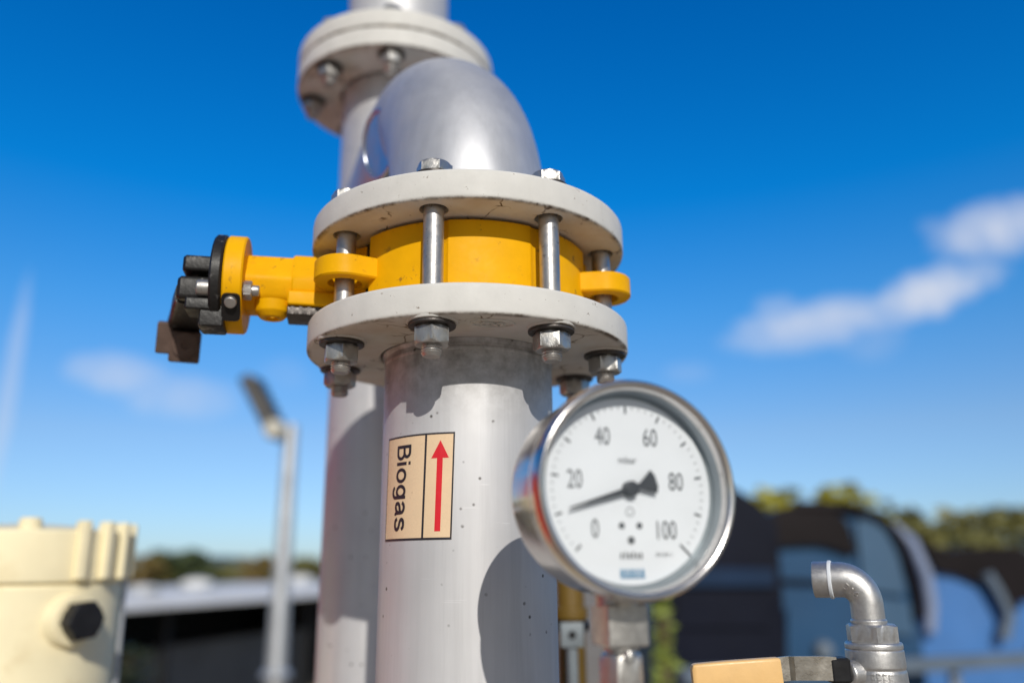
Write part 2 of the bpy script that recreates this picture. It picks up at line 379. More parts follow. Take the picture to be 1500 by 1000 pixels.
def cloud(px, py, qx, qy, width_px, dens, soft=1.0, nz=.5):
    """elongated wisp between two sky directions"""
    a = skyxy(px, py); b = skyxy(qx, qy); cx, cz = (a[0]+b[0])/2, (a[1]+b[1])/2
    L = math.hypot(b[0]-a[0], b[1]-a[1])/2; an = math.atan2(b[1]-a[1], b[0]-a[0]); W = width_px/FPX
    dx = wm('SUBTRACT', sx, cx); dz = wm('SUBTRACT', sz, cz)
    u = wm('ADD', wm('MULTIPLY', dx, math.cos(an)/L), wm('MULTIPLY', dz, math.sin(an)/L))
    v = wm('ADD', wm('MULTIPLY', dx, -math.sin(an)/W), wm('MULTIPLY', dz, math.cos(an)/W))
    r2 = wm('ADD', wm('MULTIPLY', u, u), wm('MULTIPLY', v, v))
    f = wm('SUBTRACT', wm('ADD', 1.0, wm('MULTIPLY', nn, nz)), r2)
    return wm('MULTIPLY', wm('MULTIPLY', f, soft, True), dens, True)
cl = None
for c in [(1050, 505, 1340, 445, 42, .85, .75), (1250, 468, 1475, 388, 42, .92, .85), (1100, 455, 1180, 450, 26, .35, .8), (1230, 520, 1330, 480, 34, .25, .6),
          (1360, 365, 1570, 300, 54, .9, .75), (1340, 330, 1420, 345, 26, .30, .7),
          (90, 535, 260, 560, 38, .8, .65), (160, 575, 370, 588, 40, .6, .55), (960, 545, 1050, 545, 20, .22, .6), (380, 535, 460, 560, 30, .18, .5)]:
    v = cloud(*c); cl = v if cl is None else wm('MAXIMUM', cl, v)
cl = wm('MULTIPLY', cl, wm('ADD', .30, wm('MULTIPLY', n3, 1.35)), True)
cl = wm('MAXIMUM', cl, cloud(46, 380, -20, 760, 17, .30, 1.4, .18))      # the contrail
mixc = wn('ShaderNodeMix', data_type='RGBA'); wt.links.new(cl, mixc.inputs[0]); wt.links.new(hs.outputs[0], mixc.inputs[6])
mixc.inputs[7].default_value = (6.5, 6.9, 7.9, 1)
wt.links.new(mixc.outputs[2], bg.inputs['Color'])
vs = sc.view_settings; vs.view_transform = 'Standard'; vs.look = 'None'; vs.exposure = 0; vs.gamma = 1

# ------------------------------------------------------------------ the setting: ground and hills
GZ = -Z0
g = MB(); g.add([(-400, -400, GZ), (400, -400, GZ), (400, 600, GZ), (-400, 600, GZ)], [(0, 1, 2, 3)])
tag(g.build('ground', M['ground'], None, (0, 0, GZ)), 'pale gravel yard under the pipes, reaching to the horizon', 'ground', kind='structure')
hb = MB(); rings = []
for j in range(7):
    f = j/6; rings.append([Vector((-330+660*i/60, 300+120*f, GZ + (3.5 + 4*math.sin(i*.21+1)**2 + 1.6*math.sin(i*.9))*math.sin(f*PI*.5) - .3)) for i in range(61)])
hb.loft(rings, closed=False)
tag(hb.build('hills', M['hill'], None, (0, 300, GZ)), 'low green hills along the horizon', 'hills', kind='structure')

# ------------------------------------------------------------------ riser: dimensions (metres, origin = lower flange face)
RF, RP, T, GAP, RB, ROT = .125, .0653, .0219, .0595, .1071, .2281
ZU = T + GAP; ZT = ZU + T
BOLT_R = .0072
def bolt_xy(k, r=RB, rot=ROT, c=(0, 0)):
    a = -PI/2 + rot + k*PI/8; return c[0] + r*math.cos(a), c[1] + r*math.sin(a)
KS = (-7, -5, -3, -1, 1, 3, 5, 7)
def flange(z0, z1, parent, c=(0, 0), R=RF, hub=.0685, rot=ROT, name='flange', holes=True):
    b = MB(); p = rnd([(hub, z0), (R, z0), (R, z1), (hub, z1)], .0028, 4, True)
    b.lathe(p, (c[0], c[1], 0), n=128, close=True)
    o = b.build(name, M['flange'], parent)
    if holes:
        k = MB()
        for i in KS:
            x, y = bolt_xy(i, RB, rot, c); k.lathe([(0, z0-.01), (.0102, z0-.01), (.0102, z1+.01), (0, z1+.01)], (x, y, 0), n=32)
        boolean_cut(o, k)
    return o

# --- riser pipe below the valve
riser = thing('riser_pipe', 'front stainless pipe carrying the cream arrow sticker, with an off-white flange on top', 'pipe', (0, 0, GZ))
b = MB(); b.lathe([(RP, GZ), (RP, -.002), (.0675, .0006), (.0675, .0012), (.058, .0012)], n=128)
b.lathe(rnd([(RP-.0006, -.0085), (RP+.0005, -.007), (RP+.0005, -.005), (RP-.0006, -.0035)], .0008), n=128)     # weld bead
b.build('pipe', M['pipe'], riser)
lf = flange(0, T, riser)
for k in KS:                                                   # raised pads moulded round the bolt holes
    x, y = bolt_xy(k); b = MB(); b.lathe(rnd([(.0108, .0012), (.0108, -.0010), (.0170, -.0010), (.0176, .0012)], .0008), (x, y, 0), n=40)
    b.build('bolt_pad', M['flange'], lf)
b = MB()
# moulded oval mark between the front bolts
LC = atz(722, 473, 0); am = math.atan2(LC.y, LC.x); tx = Vector((-math.sin(am), math.cos(am), 0)); ty = Vector((math.cos(am), math.sin(am), 0))
rg = []
for i in range(49):
    t = 2*PI*i/48; rg.append(LC + tx*math.cos(t)*.0145 + ty*math.sin(t)*.0085 + Vector((0, 0, -.0002)))
b.tube(rg, .0009, 8, False)
V, F = text2d('GXF', .0095, .0011, .0002)
b.add([LC + tx*v.x + ty*(-v.y) + Vector((0, 0, -.0003+v.z)) for v in V], F)
b.build('moulded_mark', M['flange'], lf)

# --- cream sticker on the riser
def cylp(arc, z, off): a = arc/RP; return Vector((math.sin(a)*(RP+off), -math.cos(a)*(RP+off), z))
st = thing('pipe_sticker', 'cream Biogas sticker with a red upward arrow, stuck on the front pipe', 'sticker', cylp(-.035, -.103, 0))
A0, A1, ZB, ZTT, AD = -.0657, -.0049, -.1390, -.0668, -.0260
def patch(a0, a1, z0, z1, off, sk=0, n=24):
    # sk shears the patch: the sticker is slightly askew
    bb = MB(); rows = [[cylp(a0+(a1-a0)*i/n + sk*(z-ZTT), z, off) for i in range(n+1)] for z in (z0, (z0+z1)/2, z1)]
    bb.loft(rows, closed=False); return bb
SK = .026
patch(A0, A1, ZB, ZTT, .00025, SK).build('backing', M['sticker'], st)
b = MB(); BWD = .0012
for a0, a1, z0, z1 in ((A0, A1, ZTT-BWD, ZTT), (A0, A1, ZB, ZB+BWD*1.2), (A0, A0+.0006, ZB, ZTT), (A1-.0011, A1, ZB, ZTT), (AD-.0008, AD+.0008, ZB, ZTT)):
    n = 24; rows = [[cylp(a0+(a1-a0)*i/n + SK*(z-ZTT), z, .0004) for i in range(n+1)] for z in (z0, (z0+z1)/2, z1)]
    b.loft(rows, closed=False)
b.build('border', M['stickerink'], st)
def crom(P, n=8):
    out = []
    for i in range(len(P)-1):
        p0, p1, p2, p3 = P[max(i-1, 0)], P[i], P[i+1], P[min(i+2, len(P)-1)]
        for j in range(n):
            t = j/n; out.append(tuple(.5*(2*p1[c] + (p2[c]-p0[c])*t + (2*p0[c]-5*p1[c]+4*p2[c]-p3[c])*t*t + (3*p1[c]-p0[c]-3*p2[c]+p3[c])*t**3) for c in (0, 1)))
    return out + [P[-1]]
def arc(cx, cy, rx, ry, a0, a1, n=16): return [(cx+rx*math.cos(D2R(a0+(a1-a0)*i/n)), cy+ry*math.sin(D2R(a0+(a1-a0)*i/n))) for i in range(n+1)]
GLY = {'B': (1.02, [[(.11, 0), (.11, 1.42)], [(.11, 1.32), (.52, 1.32)] + arc(.52, 1.05, .30, .27, 90, -90) + [(.11, .78)], [(.11, .78), (.56, .78)] + arc(.56, .44, .36, .34, 90, -90) + [(.11, .10)]]),
       'i': (.36, [[(.15, 0), (.15, 1.04)], [(.15, 1.22), (.15, 1.42)]]), 'o': (1.02, [arc(.50, .52, .40, .43, 0, 360, 36)]),
       'g': (1.02, [arc(.47, .53, .36, .41, 0, 360, 36), [(.86, 1.04), (.86, -.02)] + arc(.50, -.04, .36, .28, 0, -160, 14)]),
       'a': (.98, [arc(.44, .66, .34, .29, 165, 20, 12) + [(.78, .60), (.78, .16), (.84, .06), (.94, .04)], crom([(.78, .60), (.58, .54), (.32, .48), (.16, .38), (.14, .22), (.26, .10), (.46, .10), (.66, .20), (.78, .40)])]),
       's': (.92, [crom([(.80, .76), (.70, .90), (.48, .95), (.24, .90), (.15, .74), (.28, .60), (.48, .54), (.68, .47), (.81, .33), (.74, .15), (.48, .08), (.22, .13), (.10, .30)])])}
def strokes(word, w, sp=.10):
    x = 0; V = []; F = []
    for ch in word:
        adv, ps = GLY[ch]
        for P in ps:
            Q_ = [P[0]]
            for pa, pb in zip(P, P[1:]):
                m_ = max(1, math.ceil(math.hypot(pb[0]-pa[0], pb[1]-pa[1])/.12)); Q_ += [(pa[0]+(pb[0]-pa[0])*j/m_, pa[1]+(pb[1]-pa[1])*j/m_) for j in range(1, m_+1)]
            P = Q_; n_ = len(P); loop = math.hypot(P[0][0]-P[-1][0], P[0][1]-P[-1][1]) < 1e-6
            for i in range(n_):
                pa = P[i-1] if i else (P[-2] if loop else P[0]); pb = P[i+1] if i < n_-1 else (P[1] if loop else P[-1])
                d = Vector((pb[0]-pa[0], pb[1]-pa[1])).normalized(); nx, ny = -d.y*w/2, d.x*w/2
                V += [(x+P[i][0]+nx, P[i][1]+ny), (x+P[i][0]-nx, P[i][1]-ny)]
                if i: k_ = len(V); F.append((k_-4, k_-3, k_-1, k_-2))
        x += adv + sp
    return V, F
V, F = strokes('Biogas', .225)
x0_, x1_ = min(v[0] for v in V), max(v[0] for v in V); sc1_ = .0590/(x1_-x0_); sc2_ = .0100
b = MB(); b.add([cylp(-.0525 + v[1]*sc2_ + SK*(-.1030 - (v[0]-(x0_+x1_)/2)*sc1_ - ZTT), -.1030 - (v[0]-(x0_+x1_)/2)*sc1_, .00040 + .0000004*i) for i, v in enumerate(V)], F)
b.build('lettering', M['stickerink'], st, smooth=False)
b = MB(); ac = -.0150
def aq(pts, off=.0004):
    return [cylp(a + SK*(z-ZTT), z, off) for a, z in pts]
rows = [aq([(ac-.0021, z), (ac, z), (ac+.0021, z)]) for z in (-.1335, -.11, -.0845)]; b.loft(rows, closed=False)
hd = aq([(ac-.0064, -.0845), (ac, -.0845), (ac+.0064, -.0845), (ac, -.0722)], .00044); b.add(hd, [(0, 1, 3), (1, 2, 3)])
b.build('arrow', M['red'], st, smooth=False)

# --- butterfly valve
VZ = T + GAP/2
valve = thing('butterfly_valve', 'yellow butterfly valve clamped between two off-white flanges, with a short black lever', 'valve', (0, 0, VZ))
def body_r(th):
    r = .0955
    for k in KS:
        bx, by = bolt_xy(k); ca = math.atan2(by, bx); nr = .0140 if k in (-1, 1) else .0185
        d = (th-ca+PI) % (2*PI) - PI
        if abs(d) < .4:
            disc = nr*nr - (RB*math.sin(d))**2
            if disc > 0: r = min(r, RB*math.cos(d) - math.sqrt(disc))
    return r
n = 720; poly = [(body_r(2*PI*i/n)*math.cos(2*PI*i/n), body_r(2*PI*i/n)*math.sin(2*PI*i/n)) for i in range(n)]
b = MB(); b.prism(poly, T+.0022, ZU-.0022, bev=.0012); b.build('body', M['yellow'], valve, ang=28)
b = MB(); b.lathe([(.05, T+.0003), (.088, T+.0003), (.089, T+.003), (.089, ZU-.003), (.088, ZU-.0003), (.05, ZU-.0003)], n=96); b.build('seat_ring', M['rubber'], valve)
def hull2(pts):
    pts = sorted(pts); 
    def half(ps):
        h = []
        for p in ps:
            while len(h) > 1 and (h[-1][0]-h[-2][0])*(p[1]-h[-2][1]) - (h[-1][1]-h[-2][1])*(p[0]-h[-2][0]) <= 0: h.pop()
            h.append(p)
        return h[:-1]
    return half(pts) + half(pts[::-1])
def lug(k, spread, z0, z1, ro=.0222, ri=.0125):
    bx, by = bolt_xy(k); ca = math.atan2(by, bx)
    out = hull2([(bx+ro*math.cos(2*PI*i/48), by+ro*math.sin(2*PI*i/48)) for i in range(48)] + [(.083*math.cos(ca+s), .083*math.sin(ca+s)) for s in (-spread, spread)])
    n = 96; O = []; I = []
    for i in range(n):
        a = 2*PI*i/n; d = (math.cos(a), math.sin(a)); best = None
        for (x1, y1), (x2, y2) in zip(out, out[1:]+out[:1]):
            ex, ey = x2-x1, y2-y1; den = d[0]*ey - d[1]*ex
            if abs(den) < 1e-9: continue
            t = ((x1-bx)*ey - (y1-by)*ex)/den; u = ((x1-bx)*d[1] - (y1-by)*d[0])/den
            if t > 0 and -1e-6 <= u <= 1+1e-6: best = t
        O.append((bx+d[0]*best, by+d[1]*best)); I.append((bx+d[0]*ri, by+d[1]*ri))
    def ringz(P, z, k=1.): return [Vector((bx+(p[0]-bx)*k, by+(p[1]-by)*k, z)) for p in P]
    q = .0012
    bb = MB(); bb.loft([ringz(I, z0), ringz(O, z0, .95), ringz(O, z0+q), ringz(O, z1-q), ringz(O, z1, .95), ringz(I, z1), ringz(I, z0)]); return bb
lug(-3, .30, VZ-.0078, VZ+.0078).build('lug', M['yellow'], valve)
lug(3, .30, VZ-.0078, VZ+.0078).build('lug', M['yellow'], valve)
# stem frame: S along the stem (to the left), A towards the viewer, Z up
SA = D2R(77); dS = Vector((-math.sin(SA), -math.cos(SA), 0)); dA = Vector((math.cos(SA), -math.sin(SA), 0)); dZ = Vector((0, 0, 1)); VO = Vector((0, 0, VZ))
def vp(s, a, z): return VO + dS*s + dA*a + dZ*z
neck = MB()
sec = rnd([(-.019, .021), (.009, .0225), (.0215, .001), (.0165, -.0135), (.006, -.0205), (-.017, -.019)], .003, 3, True)
neck.prism(sec, .085, .1745, VO, dA, dZ, dS)
sec2 = rnd([(-.022, .022), (.011, .0240), (.0235, .002), (.0215, -.010), (-.02, -.012)], .003, 3, True)
neck.prism(sec2, .080, .138, VO, dA, dZ, dS, .0015)
neck.box(vp(.118, .016, -.0145), (.0075, .0055, .022), dA, dZ, dS, .0012)             # cast step beside the lug
neck.lathe(rnd([(.0135, .004), (.0125, -.004), (.0085, -.0085), (.0045, -.0085), (.0045, -.004)], .001), vp(.151, .009, -.0195), (0, 0, 1), 32)   # drain boss
neck.build('neck', M['yellow'], valve)
b = MB(); b.box(vp(.112, .006, -.0235), (.014, .0035, .028), dA, dZ, dS, .0008)
for i in range(9): b.box(vp(.088+.006*i, .0203, -.0235), (.0006, .003, .0012), dA, dZ, dS)
b.build('rating_plate', M['washer'], valve)
b = MB(); dk = []
for i in range(96):
    a = 2*PI*i/96; dk.append((.0372*math.cos(a), max(.0372*math.sin(a), -.0372)))
b.prism(dk, .1715, .1855, VO, dA, dZ, dS, .0012); b.build('mounting_flange', M['yellow'], valve)
b = MB(); b.prism([(p[0]*1.01, p[1]*1.01) for p in dk], .1860, .1945, VO, dA, dZ, dS, .0015); 
b.box(vp(.192, .012, -.0315), (.012, .0085, .0085), dA, dZ, dS, .001); b.box(vp(.199, .0135, -.0235), (.012, .0045, .0115), dA, dZ, dS, .001)
b.build('notch_plate', M['black'], valve)
b = MB(); b.hexa(.0125, .1650, .1712, vp(0, .024, -.0115), dS, .3, .0006); b.lathe([(0, .1600), (.0036, .1600), (.0040, .1608), (.0040, .166)], vp(0, .024, -.0115), dS, 20)
b.lathe(rnd([(0, .2035), (.0062, .2035), (.0062, .1945)], .0012), vp(0, .024, -.0115), dS, 24); b.build('clamp_screw', M['steel'], valve)
ea = D2R(-38); eN = dA*math.cos(ea) + dZ*math.sin(ea); eT = -dA*math.sin(ea) + dZ*math.cos(ea)
b = MB(); b.prism(rnd([(-.0065, -.014), (.0065, -.014), (.0065, .007), (-.0065, .007)], .004, 4, True), .0368, .0390, vp(.1785, 0, 0), dS, eT, eN); b.build('stop_plate', M['black'], valve)
b = MB(); b.lathe(rnd([(0, .0030), (.0042, .0030), (.0046, 0)], .001), vp(.1785, 0, 0) + eN*.0388 + eT*.001, eN, 24); b.build('stop_screw', M['steel'], valve)
# lever: hub clamp, cranked arm coming down towards the viewer, squared end with a hole
b = MB()
b.box(vp(.2050, .004, .0095), (.0150, .0062, .0110), dA, dZ, dS, .0022); b.box(vp(.2060, .003, -.0095), (.0160, .0090, .0125), dA, dZ, dS, .0025)
b.box(vp(.2050, -.007, 0), (.012, .013, .0108), dA, dZ, dS, .002)
E0 = vp(.209, -.004, -.012); E1 = at(268, 480, .685)
ad = (E1-E0); AL = ad.length; ad.normalize(); ax = (dS - ad*dS.dot(ad)).normalized(); ay = ad.cross(ax)
sec = rnd([(-.0130, -.0065), (.0130, -.0065), (.0130, .0065), (-.0130, .0065)], .0035, 3, True)
b.loft([[E0 + ad*(AL*t) + ax*(p[0]*k) + ay*(p[1]*k) for p in sec] for t, k in ((-.14, 1.15), (.15, 1.15), (.5, 1.05), (1.02, 1.0))], True, True, True)
b.box(E0 + ad*(AL*.5) + ay*(.0078 if ay.z > 0 else -.0078), (.016, .004, .002), ad, ax, ay, .0006)
b.build('lever', M['black'], valve)
b = MB(); E1 = at(271, 507, .672); fw = Vector((CP.x-E1.x, CP.y-E1.y, -.26)).normalized(); fx = Vector((fw.y, -fw.x, 0)).normalized()*-1; fz = fx.cross(fw)*1
if fz.z < 0: fz = -fz
b.box(E1, (.0120, .0130, .009), fx, fz, fw, .0015)
b.lathe([(.0108, .0086), (.0104, .0106), (.0034, .0106), (.0034, .001), (0, .001)], E1 + fz*.0020, fw, 32)
sd = fx if fx.dot(RT) < 0 else -fx
b.box(E1 + sd*.0165 + fz*.0060, (.0058, .0128, .0080), fx, fz, fw, .0012)
b.build('lever_end', mat('ground_lit_lever_end', (.12, .08, .065), .5, 0, .25, 90, .3, spec=.3), valve)  # brown here is light bounced off the ground, put into the colour

# --- flange bolts
def make_bolt(zlo, zhi, len_below, dull=False):
    """bolt along z; local origin at the lower flange face"""
    r = bpy.data.objects.new('flange_bolt', None); COL.objects.link(r); r.empty_display_size = .01; r['_b'] = (0, 0, 0)
    b = MB(); b.lathe([(BOLT_R, zlo+.0004), (BOLT_R, zhi)], n=32); b.build('shank', M['steel'], r)
    b = MB(); pr = [(BOLT_R, zlo+.0003)]; z = zlo - .0135
    while z > zlo-len_below+.0022:
        pr += [(BOLT_R*.98, z), (BOLT_R*.86, z-.0009), (BOLT_R*.98, z-.0018)]; z -= .0020
    pr += [(BOLT_R*.86, zlo-len_below+.0008), (BOLT_R*.80, zlo-len_below), (0, zlo-len_below)]
    b.lathe(pr, n=32); b.build('thread', M['steel'], r)
    b = MB(); b.hexa(.0225, zlo-.0034, zlo-.0160, (0, 0, 0), (0, 0, 1), .2, .0016); b.build('nut', M['nut'], r)
    b = MB(); b.lathe(rnd([(.008, zlo-.0011), (.0160, zlo-.0011), (.0160, zlo-.0034), (.008, zlo-.0034)], .0006, 3, True), n=40, close=True); b.build('washer', M['washer'], r)
    b = MB(); b.lathe(rnd([(.008, zhi+.0003), (.0150, zhi+.0003), (.0150, zhi+.0026), (.008, zhi+.0026)], .0006, 3, True), n=40, close=True); b.build('washer', M['washer'], r)
    b = MB(); b.hexa(.0225, zhi+.0027, zhi+.0120, (0, 0, 0), (0, 0, 1), .5, .0014)
    b.build('hex_head', M['nut'], r)
    return r
proto = make_bolt(0, ZT, .0235)
labs = {-1: 'left of the two bolts crossing the front of the yellow valve body',
        1: 'right of the two bolts crossing the front of the yellow valve body',
        -3: 'flange bolt passing through the left yellow lug, shiny nut at the left rim',
        3: 'flange bolt passing through the right yellow lug, nut just above the gauge',
        -5: 'dark rear flange bolt whose nut hangs directly below the left-hand lug nut',
        5: 'dark rear flange bolt with its nut between the front pipe and the gauge rim'}
GB = 'bolts through the front flange pair'
first = True
for k in (-1, 1, -3, 3, -5, 5):
    o = proto if first else copy_tree(proto); first = False
    x, y = bolt_xy(k); o.location = (x, y, Z0); o.rotation_euler = (0, 0, {-1: .42, 1: -.32, -3: .62, 3: 1.0, -5: .2, 5: -.3}[k])
    tag(o, labs[k], 'bolt', GB)

# --- elbow pipe on top of the valve
BX, BY = -.1176, .3147
UD = Vector((BX, BY, 0)).normalized(); UL = math.hypot(BX, BY); WD = Vector((-UD.y, UD.x, 0)); RE = .170; ZE = ZT + .002
elbow = thing('elbow_pipe', 'satin steel elbow with off-white flange, curving backwards from the top of the yellow valve', 'pipe elbow', (0, 0, ZU))
flange(ZU, ZT, elbow)
def bend(phi, r): 
    a = phi; c = UD*RE*(1-math.cos(a)) + Vector((0, 0, ZE + RE*math.sin(a))); nn_ = -UD*math.cos(a) + Vector((0, 0, math.sin(a)))
    return [c + nn_*(r*math.cos(2*PI*i/72)) + WD*(r*math.sin(2*PI*i/72)) for i in range(72)]
b = MB(); rr = [[v + Vector((0, 0, -.006)) for v in bend(0, RP-.0006)]] + [bend(PI/2*i/36, RP-.0006) for i in range(37)]
b.loft(rr); b.build('elbow', M['elbow'], elbow)
zc = ZE + RE
b = MB(); cE = UD*RE + Vector((0, 0, zc)); Lb = UL - RE
b.lathe([(RP-.0030, 0.0006), (RP-.0030, Lb-.01)], cE, UD, 72)
b.build('branch', M['elbow'], elbow)
b = MB(); b.lathe(rnd([(RP-.0035, -.0022), (RP+.0007, -.0014), (RP+.0007, .0014), (RP-.0035, .0022)], .0012, 4), cE, UD, 72); b.build('weld_seam', M['elbow'], elbow)

# round blind boss on the left flank of the elbow: raised lip, flat polished face mirroring what stands to the left
BC = at(553, 211, .762); vd = (BC-CP).normalized(); vh = Vector((vd.x, vd.y, 0)).normalized(); lh = Vector((-vh.y, vh.x, 0)); bn = (lh*math.sin(D2R(66)) - vh*math.cos(D2R(66)) - Vector((0, 0, .20))).normalized()
b = MB(); b.lathe(rnd([(.0335, -.075), (.0335, -.0008), (.0318, .0010), (.0296, .0004), (.0292, -.0012), (0, -.0016)], .0010, 4), BC, bn, 72); b.build('blind_boss', M['boss'], elbow)

# --- stand pipe behind
ZBK, TB, RB2 = .4284, .0236, .1255
stand = thing('stand_pipe', 'taller steel pipe behind the valve, carrying the lower half of the upper flange pair', 'pipe', (BX, BY, GZ))
b = MB(); b.lathe([(.0672, GZ), (.0672, ZBK+.002), (.058, ZBK+.002)], (BX, BY, 0), n=96); b.build('pipe', M['pipe_rear'], stand)
# angles of the two visible nuts
def back_ang(px, py, z):
    q = atz(px, py, z); return math.atan2(q.y-BY, q.x-BX)
a1 = back_ang(571, 84, ZBK-.012); a2 = back_ang(476, 106, ZBK-.012)
rot2 = (a1+a2)/2 + PI/2
flange(ZBK, ZBK+TB, stand, (BX, BY), RB2, .0705, rot2)
upper = thing('upper_pipe', 'stainless pipe running up out of the picture above the topmost off-white flange', 'pipe', (BX, BY, ZBK+TB))
flange(ZBK+TB+.0022, ZBK+2*TB+.0022, upper, (BX, BY), RB2, .0705, rot2)
b = MB(); b.lathe([(.058, ZBK+TB+.0024), (.066, ZBK+TB+.0024), (.066, ZBK+1.1)], (BX, BY, 0), n=96); b.build('pipe', M['pipe'], upper)
b = MB(); b.lathe(rnd([(.075, ZBK+TB+.0002), (.118, ZBK+TB+.0002), (.118, ZBK+TB+.002), (.075, ZBK+TB+.002)], .0003, 2, True), (BX, BY, 0), n=96, close=True); b.build('gasket', M['rubber'], upper)
proto2 = make_bolt(0, 2*TB+.0022, .0260)
labs2 = {-1: 'bright nut and bolt under the upper flange pair, near its left rim', 1: 'bright nut and bolt under the upper flange pair, right above the elbow',
         -3: 'dark shaded bolt under the upper flange pair, at its far left rim', 3: 'bolt at the right rim of the upper flange pair, only its head glinting on top'}
first = True
for k in (-1, 1, -3, 3):
    o = proto2 if first else copy_tree(proto2); first = False
    x, y = bolt_xy(k, RB, rot2, (BX, BY)); o.location = (x, y, ZBK+Z0); o.rotation_euler = (0, 0, .3+k)
    tag(o, labs2[k], 'bolt', 'bolts through the upper flange pair')

# ------------------------------------------------------------------ pressure gauge
GR = .0562; GN = D2R(19); gn = Vector((math.sin(GN), -math.cos(GN), 0)); gx = Vector((math.cos(GN), math.sin(GN), 0)); gz = Vector((0, 0, 1))
GC = CP + ray(936, 713).normalized()*.42
gauge = thing('pressure_gauge', 'round stainless pressure gauge with a white 0 to 100 dial, in front of the pipe', 'gauge', GC - gz*.105)
def gl(r0): return r0
b = MB(); b.lathe(rnd([(0, -.048), (GR*.93, -.048), (GR*.955, -.044), (GR*.955, -.012), (GR*.93, -.009), (GR*.93, -.004)], .003, 5), GC, gn, 96)
b.lathe(rnd([(0, -.052), (.030, -.052), (.034, -.047)], .003, 4), GC, gn, 64); b.build('case', M['case'], gauge)
b = MB(); b.lathe(rnd([(GR*.90, -.0125), (GR*.985, -.0125), (GR, -.008), (GR, -.0015), (GR*.965, .003), (GR*.915, .0022), (GR*.895, -.001), (GR*.895, -.004)], .0022, 4), GC, gn, 128); b.build('bezel', M['bezel'], gauge)
b = MB(); b.lathe([(GR*.897, -.002), (GR*.885, -.0125)], GC, gn, 128); b.lathe([(GR*.885, -.0122), (GR*.845, -.0122)], GC, gn, 128); b.build('inner_ring', M['dialwall'], gauge)
b = MB(); b.lathe([(0, -.0118), (GR*.85, -.0118)], GC, gn, 96); dial = b.build('dial', M['dial'], gauge)
b = MB(); b.lathe([(0, -.0028), (GR*.893, -.0028)], GC, gn, 96); b.build('glass', M['glass'], gauge)
def gp(x, y, h=-.0115): return GC + gx*x + gz*y + gn*h
def bar(bb, x0, y0, x1, y1, w, h=-.0115):
    d = Vector((x1-x0, y1-y0)).normalized(); nx, ny = -d.y*w/2, d.x*w/2
    bb.add([gp(x0+nx, y0+ny, h), gp(x1+nx, y1+ny, h), gp(x1-nx, y1-ny, h), gp(x0-nx, y0-ny, h)], [(0, 1, 2, 3)])
R_ = GR
b = MB()
def dang(v): return D2R(225 - 2.7*v)
for v in range(0, 101, 2):
    a = dang(v); c, s = math.cos(a), math.sin(a)
    if v % 10 == 0: bar(b, c*R_*.705, s*R_*.705, c*R_*.775, s*R_*.775, .0012)
    else: bar(b, c*R_*.745, s*R_*.745, c*R_*.775, s*R_*.775, .0004)
a = dang(100); bar(b, math.cos(a)*R_*.76, math.sin(a)*R_*.76, math.cos(a)*R_*.85, math.sin(a)*R_*.85, .0012, -.0114)
for v, rr_, sh in ((0, .50, 0), (20, .545, 0), (40, .545, 0), (60, .545, 0), (80, .50, 0), (100, .52, 0)):
    V, F = text2d(str(v), .0135, 0, 0); a = dang(v); k = .66
    px, py = math.cos(a)*R_*rr_, math.sin(a)*R_*rr_
    b.add([gp(px+p.x*k, py+p.y) for p in V], F)
V, F = text2d('mbar', .0052); b.add([gp(p.x, .0150+p.y) for p in V], F)
V, F = text2d('EN 837-1', .0026); b.add([gp(.0185+p.x, -.0330+p.y) for p in V], F)
for px, py, r in ((-.0050, -.0185, .0017), (.0050, -.0185, .0017), (0, -.0258, .0020)):
    b.add([gp(px+r*math.cos(2*PI*i/16), py+r*math.sin(2*PI*i/16)) for i in range(16)], [tuple(range(16))])
for i in range(12):
    t0, t1 = 2*PI*i/12, 2*PI*(i+1)/12; bar(b, .0022*math.cos(t0), -.0115+.0022*math.sin(t0), .0022*math.cos(t1), -.0115+.0022*math.sin(t1), .0004)
for i, (hh, ww) in enumerate(((.0030, .0011), (.0036, .0009), (.0030, .0013), (.0036, .001), (.0028, .0012), (.003, .0012))):   # maker's mark, too blurred to read
    x = -.0058+.0022*i; bar(b, x, -.0350, x, -.0350+hh, ww)
b.build('scale_print', M['print'], dial, smooth=False)
b = MB()
for i, ww in enumerate((.0016, .0013, .0016, .0012, .0015)): x = -.0058+.0028*i; bar(b, x, -.0435, x, -.0400, ww*1.3)
bar(b, -.0068, -.0440, .0070, -.0440, .0008); b.build('maker_print', M['inkblue'], dial, smooth=False)
pa = dang(10.6); pd = Vector((math.cos(pa), math.sin(pa))); pn = Vector((-pd.y, pd.x))
def pq(u, v): q = pd*u + pn*v; return gp(q.x, q.y, -.0085)
b = MB()
def slab(pts, th=.0006):
    b.loft([[pq(*p) for p in pts], [pq(*p) + gn*th for p in pts]], True, True, True)
slab([(-.004, .0017), (.036, .0005), (.036, -.0005), (-.004, -.0017)]); slab([(0, .0014), (-.0055, .0016), (-.0135, .0062), (-.0150, .0030), (-.0150, -.0030), (-.0135, -.0062), (-.0055, -.0016), (0, -.0014)])
b.lathe(rnd([(0, -.0070), (.0040, -.0070), (.0040, -.0118)], .0006, 3), GC, gn, 32); b.build('pointer', M['ink'], gauge)
# square stem under the case
SC = GC - gn*.030
b = MB(); b.lathe([(.0125, -.048), (.0125, -.0585)], SC, (0, 0, 1), 40)
b.box(SC + Vector((0, 0, -.0675)), (.0115, .0115, .0105), gx, gn, gz, .0012); b.lathe([(.0095, -.0775), (.0095, -.0800), (.0066, -.0800), (.0066, -.094)], SC, (0, 0, 1), 32)
b.build('stem', M['nut'], gauge)
